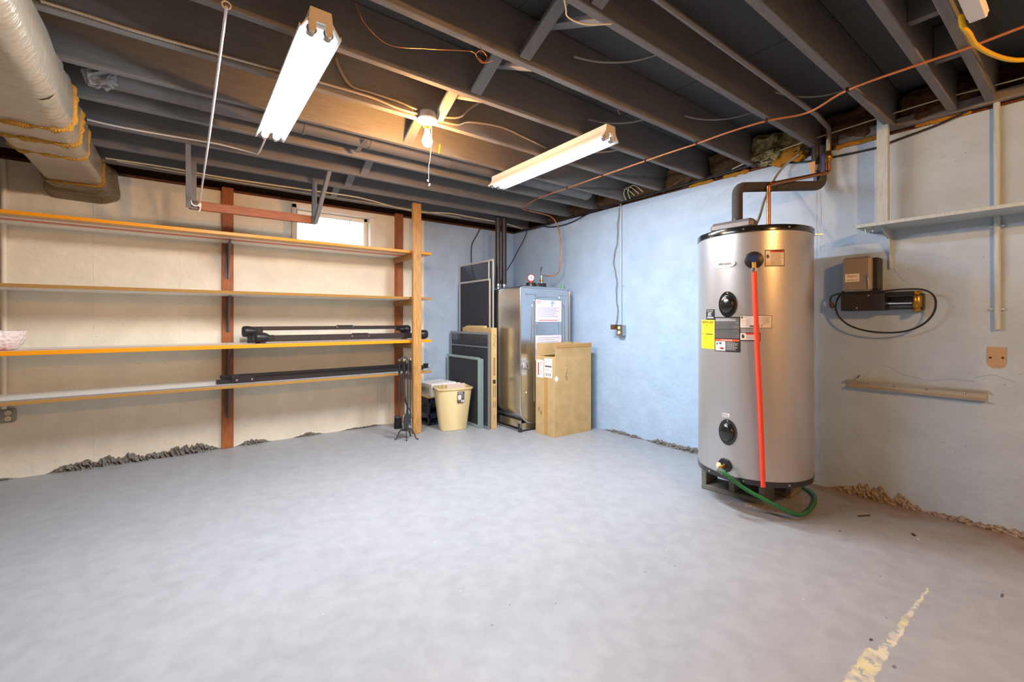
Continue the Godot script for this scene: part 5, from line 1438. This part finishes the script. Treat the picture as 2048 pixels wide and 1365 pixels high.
	part("discharge_pipe", MB.new().tube(smooth([o1 + V(-0.002, -0.06, 0.002), o1.lerp(o2, 0.3) + V(-0.004, 0, 0.0), o1.lerp(o2, 0.7) + V(0.004, 0, 0.0), o2]), 0.0128, 14), M.red_plastic, t, "bright red discharge pipe")
	# drain cock
	var dn := on_shell(hc, r, -92.2, 0.272)
	var dr := part("drain_collar", MB.new().lathe([Vector2(0.042, 0.0), Vector2(0.042, 0.004), Vector2(0.036, 0.008), Vector2(0, 0.009)], 24, along(dn.basis.z, dn.origin)), M.black_plastic, t)
	part("drain_cock", MB.new().tube([dn.origin, dn.origin + dn.basis.z * 0.06 + V(0, -0.008, 0)], 0.012, 12), M.brass, dr)
	part("drain_knob", MB.new().lathe([Vector2(0.02, 0), Vector2(0.02, 0.012), Vector2(0.012, 0.016), Vector2(0, 0.016)], 12, along(dn.basis.z + dn.basis.x * -0.6, dn.origin + dn.basis.z * 0.04 - dn.basis.x * 0.012)), M.ivory, dr)
	# hose from the drain cock
	var h0 := dn.origin + dn.basis.z * 0.074 + V(0.0, -0.01, 0)
	t = thing("garden_hose", "green garden hose curling from the heater's drain cock onto the floor", "hose", V(2.8, 0, -1.1))
	part("hose", MB.new().tube(smooth([h0, h0 + V(0.0, -0.02, 0.05), h0 + V(0.06, -0.09, 0.12), V(2.72, 0.09, -1.12), V(2.82, 0.035, -1.055), V(2.93, 0.016, -1.04), V(3.06, 0.014, -1.05), V(3.18, 0.014, -1.075), V(3.29, 0.014, -1.12), V(3.36, 0.014, -1.19), V(3.37, 0.014, -1.25)], 7), 0.0115, 12), M.hose_green, t)
	part("coupling", MB.new().tube([h0, h0 + V(0.004, -0.016, 0.035)], 0.0165, 12), M.galvanised, t)
	# blocks under the heater: hollow, laid on their sides, cores showing
	var nb := 0
	for bq in [[V(2.955, 0, -1.45), 0.1, "hollow concrete block under the heater's front, cores showing"], [V(3.215, 0, -1.39), 0.04, "concrete block under the heater's far side by the wall"]]:
		t = thing("concrete_block", bq[2], "block", bq[0], "concrete blocks under the heater")
		var q := Basis(Vector3.UP, bq[1])
		var B := func(x: float, y: float, z: float, sx: float, sy: float, sz: float) -> MB:
			return MB.new().box(bq[0] + q * V(x, y, z), V(sx, sy, sz), 0.004, q)
		part("face_shell", B.call(0, 0.016, 0, 0.19, 0.032, 0.395), M.block, t)
		part("face_shell", B.call(0, 0.165, 0, 0.19, 0.032, 0.395), M.block, t)
		for z in [-0.18, 0.0, 0.18]:
			part("web", B.call(0, 0.09, z, 0.188, 0.12, 0.034), M.block, t)
		nb += 1
	# pipes over the heater
	var a := V(2.876, 1.717, -1.409)
	var e1 := V(2.876, 2.012, -1.409)
	var e2 := V(3.49, 2.07, -1.142)
	var e3 := V(3.49, 2.335, -1.138)
	t = thing("hot_water_pipe", "water pipe in thick black foam sleeve from the heater to the ceiling", "pipe", a)
	part("foam_sleeve", MB.new().tube(bend([a, e1, e2, e3], 0.055), 0.032, 18), M.foam_black, t)
	part("tape_band", MB.new().tube([a + V(0, 0.065, 0), a + V(0, 0.088, 0)], 0.0328, 18), M.cable_black, t)
	part("sleeve_joint", MB.new().tube([e1.lerp(e2, 0.4), e1.lerp(e2, 0.416)], 0.0325, 18), M.cable_black, t)
	part("upper_pipe", MB.new().tube([V(3.465, 2.21, -1.165), V(3.465, 2.336, -1.165)], 0.026, 14), M.black_bar, t)
	var tg := part("valve_handle", MB.new().box(V(3.445, 2.11, -1.16), V(0.012, 0.12, 0.022), 0.003, Basis(Vector3.BACK, 0.05)), M.blue_lever, t, "blue lever")
	part("paper_tag", MB.new().prism(PackedVector2Array([Vector2(-0.03, 0.03), Vector2(0.0, 0.04), Vector2(0.032, 0.045), Vector2(0.03, 0.01), Vector2(0.018, -0.045), Vector2(-0.016, -0.04)]), 0, 0.002, Transform3D(Basis(V(0.8, 0, 0.6), Vector3.UP, V(-0.6, 0, 0.8)), V(3.43, 2.19, -1.17))), M.paper_tan, tg)
	a = V(3.038, 1.717, -1.287)
	t = thing("copper_pipe", "bare copper pipe from the heater top to a ball valve below the joists", "pipe", a)
	e1 = V(3.038, 2.03, -1.287)
	e2 = V(3.44, 2.135, -1.085)
	e3 = V(3.44, 2.3, -1.085)
	part("pipe", MB.new().tube(bend([a, e1, e2, e3], 0.02), 0.0125, 14), M.copper, t)
	for p in [[a, V(0, 1, 0), 0.03], [e1, V(0, -1, 0), 0.04], [e1, (e2 - e1).normalized(), 0.04], [e2, (e1 - e2).normalized(), 0.04], [e2, V(0, 1, 0), 0.04]]:
		part("fitting", MB.new().tube([p[0] + p[1] * 0.012, p[0] + p[1] * (0.012 + p[2])], 0.0148, 14), M.copper, t)
	var bv := part("ball_valve", MB.new().lathe([Vector2(0.014, 2.2), Vector2(0.018, 2.205), Vector2(0.018, 2.22), Vector2(0.024, 2.226), Vector2(0.024, 2.25), Vector2(0.018, 2.256), Vector2(0.018, 2.275), Vector2(0.014, 2.28)], 8, Transform3D(Basis(), V(3.44, 0, -1.085))), M.brass, t)
	part("valve_lever", MB.new().box(V(3.4, 2.185, -1.1), V(0.01, 0.12, 0.024), 0.004), M.blue_lever, bv, "blue lever")
	part("lever_nut", MB.new().lathe([Vector2(0.018, 0), Vector2(0.018, 0.006), Vector2(0, 0.008)], 10, along(Vector3.LEFT, V(3.41, 2.245, -1.095))), M.chrome, bv)
	t = thing("galvanised_pipe", "grey pipe running across under the ceiling joists to the ball valve", "pipe", V(1.5, 2.38, -1.02))
	part("pipe", MB.new().tube(bend([V(-0.4, 2.39, -1.02), V(3.05, 2.385, -1.02), V(3.42, 2.42, -1.075), V(3.44, 2.27, -1.085)], 0.03), 0.0145, 12), M.galvanised, t)
	one("heater_cable", "grey power cable arching from the wall top into the heater lid", "cable", MB.new().tube(smooth([V(3.5, 2.33, -1.28), V(3.49, 2.27, -1.37), V(3.42, 2.17, -1.41), V(3.25, 2.0, -1.4), V(3.1, 1.85, -1.37), V(3.02, 1.77, -1.36), V(2.995, 1.728, -1.36)]), 0.0085, 8), M.cable_grey, V(3.2, 2.0, -1.38))

func ellipse(a: float, b: float, n: int) -> PackedVector2Array:
	var p := PackedVector2Array()
	for k in n:
		p.append(Vector2(cos(TAU * k / n) * a, sin(TAU * k / n) * b))
	return p

func on_shell(c: Vector3, r: float, deg: float, y: float) -> Transform3D:
	var w := deg_to_rad(deg)
	var z := V(sin(w), 0, cos(w))
	return Transform3D(Basis(Vector3.UP.cross(z), Vector3.UP, z), c + z * r + Vector3.UP * y)

func right_wall_things() -> void:
	# shelf on the blue wall, with its post and brackets
	var t := thing("wall_shelf", "pale blue board shelf on an iron bracket on the right-hand wall", "shelf", V(3.43, 1.72, -0.3))
	part("board", MB.new().box(V(3.425, 1.724, -0.2), V(0.248, 0.02, 1.4), 0.002), M.blue_board, t)
	part("post", MB.new().box(V(3.435, 2.14, -0.797), V(0.036, 0.812, 0.056), 0.003), M.blue_board, t)
	for z in [-0.785, 0.3]:
		var b := part("bracket", MB.new().prism(PackedVector2Array([Vector2(0, 0), Vector2(0.2, 0), Vector2(0.2, -0.008), Vector2(0.05, -0.06), Vector2(0.012, -0.15), Vector2(0.01, -0.24), Vector2(0, -0.24)]), -0.004, 0.004, Transform3D(Basis(Vector3.LEFT, Vector3.UP, Vector3.FORWARD), V(RIGHT - 0.006, 1.713, z))), M.blue_board, t)
		part("bracket_leg", MB.new().box(V(RIGHT - 0.004, 1.6, z), V(0.005, 0.25, 0.024), 0.002), M.blue_board, b)
	for p in [V(3.34, 1.713, -0.86), V(3.36, 1.713, -0.83), V(3.39, 1.713, -0.87)]:
		part("nail", MB.new().tube([p, p + V(0, -0.022, 0)], 0.0022, 6), M.steel, t)
	# painted conduit
	t = thing("wall_conduit", "pale blue painted conduit running down the wall behind the shelf", "conduit", V(3.535, 1.1, -0.336))
	part("conduit", MB.new().tube([V(3.534, 1.1, -0.334), V(3.534, 2.36, -0.337)], 0.0135, 12), M.blue_board, t)
	for y in [1.21, 1.66]:
		part("strap", MB.new().box(V(3.542, y, -0.335), V(0.016, 0.014, 0.06), 0.004), M.blue_board, t)
	# time switch
	t = thing("timer_box", "grey metal timer box with a red and white label on the wall", "timer box", V(3.49, 1.33, -0.915))
	part("back_box", MB.new().box(V(3.5, 1.442, -0.89), V(0.1, 0.2, 0.13), 0.004), M.black_plastic, t)
	part("cover", MB.new().box(V(3.472, 1.442, -0.925), V(0.13, 0.218, 0.15), 0.014), M.grey_box, t, "grey hinged cover")
	part("label_plate", MB.new().box(V(3.4065, 1.42, -0.945), V(0.001, 0.05, 0.075)), M.paper, t)
	lettering("Dayton", 0.014, V(3.4055, 1.43, -0.945), Vector3.BACK, Vector3.UP, M.ink_red, t, 0.048)
	lettering("TIME SWITCHES", 0.006, V(3.4055, 1.406, -0.945), Vector3.BACK, Vector3.UP, M.ink, t, 0.06)
	part("latch", MB.new().tube(smooth([V(3.402, 1.43, -0.868), V(3.398, 1.41, -0.862), V(3.4, 1.37, -0.86), V(3.402, 1.35, -0.86)]), 0.004, 7), M.chrome, t)
	# motor valve on a bracket
	t = thing("valve_actuator", "black bracket with a brass valve fixed to the wall under the timer", "valve", V(3.5, 1.26, -0.8))
	part("motor_box", MB.new().box(V(3.495, 1.268, -0.905), V(0.105, 0.115, 0.225), 0.004), M.black_plastic, t)
	part("bracket_plate", MB.new().box(V(3.535, 1.285, -0.72), V(0.008, 0.085, 0.16), 0.002), M.black_plastic, t)
	part("arm", MB.new().box(V(3.5, 1.298, -0.725), V(0.05, 0.01, 0.14), 0.002), M.black_plastic, t)
	part("arm", MB.new().box(V(3.5, 1.222, -0.72), V(0.05, 0.012, 0.15), 0.002), M.black_plastic, t)
	part("plunger", MB.new().tube([V(3.49, 1.255, -0.795), V(3.49, 1.255, -0.67)], 0.011, 12), M.chrome, t)
	part("end_plate", MB.new().box(V(3.5, 1.26, -0.632), V(0.06, 0.1, 0.02), 0.004), M.black_plastic, t)
	part("brass_valve", MB.new().lathe([Vector2(0.018, -0.062), Vector2(0.02, -0.06), Vector2(0.02, -0.045), Vector2(0.015, -0.042), Vector2(0.024, -0.03), Vector2(0.024, 0.03), Vector2(0.015, 0.042), Vector2(0.02, 0.045), Vector2(0.02, 0.06), Vector2(0.014, 0.062)], 10, Transform3D(Basis(), V(3.475, 1.262, -0.648))), M.brass, t, "brass valve body")
	for p in [V(3.442, 1.305, -0.87), V(3.442, 1.228, -0.93), V(3.53, 1.3, -0.69)]:
		part("screw", MB.new().lathe([Vector2(0.006, 0), Vector2(0.005, 0.003), Vector2(0, 0.004)], 8, along(Vector3.LEFT, p)), M.chrome, t)
	t = thing("power_lead", "black power cord looped below the timer box with its plug hanging", "cord", V(3.5, 1.2, -0.85))
	part("cord", MB.new().tube(smooth([V(3.48, 1.35, -0.99), V(3.48, 1.32, -1.03), V(3.48, 1.25, -1.055), V(3.48, 1.18, -1.04), V(3.48, 1.12, -0.985), V(3.48, 1.085, -0.9), V(3.48, 1.073, -0.8), V(3.48, 1.085, -0.7), V(3.48, 1.13, -0.62), V(3.475, 1.2, -0.575), V(3.46, 1.28, -0.57), V(3.435, 1.325, -0.61), V(3.43, 1.334, -0.7), V(3.43, 1.327, -0.82), V(3.43, 1.326, -0.95), V(3.46, 1.325, -1.03), V(3.48, 1.312, -1.075), V(3.49, 1.285, -1.09), V(3.49, 1.265, -1.085)], 7), 0.0055, 8), M.cable_black, t)
	part("plug", MB.new().box(V(3.49, 1.25, -1.08), V(0.026, 0.04, 0.024), 0.006, Basis(Vector3.RIGHT, -0.3)), M.ink_brown, t)
	for dz in [-0.006, 0.006]:
		part("prong", MB.new().box(V(3.49, 1.222, -1.07 + dz), V(0.006, 0.018, 0.0016), 0.0, Basis(Vector3.RIGHT, -0.3)), M.brass, t)
	# aluminium channel
	t = thing("metal_channel", "tilted aluminium channel strip screwed to the wall below the timer", "channel", V(3.53, 0.73, -0.69))
	var q := Basis(Vector3.RIGHT, 0.0)
	part("channel", MB.new().prism(PackedVector2Array([Vector2(-0.32, 0.018), Vector2(0.32, 0.026), Vector2(0.32, -0.026), Vector2(-0.32, -0.022)]), 0.0, 0.004, Transform3D(Basis(Vector3.BACK, Vector3.UP, Vector3.LEFT), V(RIGHT - 0.002, 0.735, -0.693))), M.aluminium, t)
	part("lip", MB.new().bar(V(3.53, 0.753, -1.013), V(3.53, 0.761, -0.373), 0.036, 0.003), M.aluminium, t)
	part("lip", MB.new().bar(V(3.53, 0.713, -1.013), V(3.53, 0.709, -0.373), 0.036, 0.003), M.aluminium, t)
	for z in [-0.9, -0.77, -0.62, -0.46]:
		part("screw", MB.new().lathe([Vector2(0.006, 0), Vector2(0.005, 0.002), Vector2(0, 0.003)], 8, along(Vector3.LEFT, V(RIGHT - 0.006, 0.738, z))), M.steel, t)
	one("wall_nail", "rusty nail sticking out of the wall above the aluminium strip", "nail", MB.new().tube([V(3.55, 0.79, -0.945), V(3.515, 0.775, -0.945)], 0.003, 6), M.sill_wood, V(3.55, 0.79, -0.945))
	for p in [[V(3.13, 0.0, -0.6), "curled brown flake lying on the floor near the right wall", "kraft", V(0.022, 0.006, 0.012), 0.4], [V(3.08, 0.0, -0.57), "white paint chip on the floor near the right wall", "paper", V(0.014, 0.003, 0.005), 0.9], [V(3.2, 0.0, -0.83), "thin brown stick lying on the floor beside the hose", "kraft", V(0.08, 0.006, 0.008), -0.5]]:
		one("floor_chip", p[1], "chip", MB.new().box(p[0] + V(0, 0.004, 0), p[3], 0.0015, Basis(Vector3.UP, p[4])), M[p[2]], p[0])
	# conduit, socket and adapter near the tank
	t = thing("socket_conduit", "thin painted conduit running down to the socket on the blue wall", "conduit", V(3.54, 1.1, -2.897))
	part("conduit", MB.new().tube([V(3.54, 1.1, -2.897), V(3.538, 2.42, -2.897)], 0.009, 10), M.blue_board, t)
	part("upper_sleeve", MB.new().tube([V(3.536, 2.3, -2.897), V(3.53, 2.45, -2.897)], 0.013, 10), M.galvanised, t)
	part("strap", MB.new().box(V(3.545, 1.5, -2.897), V(0.012, 0.012, 0.05), 0.003), M.blue_board, t)
	t = thing("utility_socket", "metal utility box with ivory double socket on the blue wall", "socket", V(3.52, 1.0, -2.88))
	part("box", MB.new().box(V(3.52, 1.05, -2.875), V(0.06, 0.108, 0.07), 0.004), M.steel, t)
	for y in [1.075, 1.028]:
		part("outlet", MB.new().lathe([Vector2(0.017, 0), Vector2(0.016, 0.004), Vector2(0, 0.005)], 16, along(Vector3.LEFT, V(3.49, y, -2.88))), M.ivory, t)
	one("plug_adapter", "brownish cube plug adapter pushed into the utility socket", "adapter", MB.new().box(V(3.465, 1.082, -2.925), V(0.05, 0.05, 0.055), 0.006), M.sill_wood, V(3.465, 1.06, -2.925))
	var tw := []
	for k in 60:
		var f := k / 59.0
		var y := lerpf(1.1, 2.36, f)
		tw.append(V(3.532 + 0.004 * sin(f * 60.0), y, -2.962 + 0.022 * sin(f * 9.0) + 0.012 * sin(f * 21.0) + 0.03 * f * f))
	one("twisted_lead", "wavy grey cord hanging beside the socket conduit", "cord", MB.new().tube(tw, 0.0045, 7), M.cable_grey, V(3.53, 1.1, -2.95))
	for k in 3:
		one("loose_wire", ["looped cream wire over the socket conduit, leftmost", "looped cream wire over the socket conduit, middle", "looped cream wire over the socket conduit, rightmost"][k], "wire", MB.new().tube(smooth([V(3.5 - k * 0.014, 2.33, -2.85 + k * 0.06), V(3.49 - k * 0.014, 2.4, -2.87 + k * 0.06), V(3.48 - k * 0.014, 2.44, -2.83 + k * 0.06), V(3.48 - k * 0.014, 2.43, -2.77 + k * 0.06), V(3.5 - k * 0.014, 2.36, -2.7 + k * 0.06)]), 0.0045, 6), M.romex, V(3.5, 2.36, -2.8 + k * 0.06), "loose wires above the socket conduit")
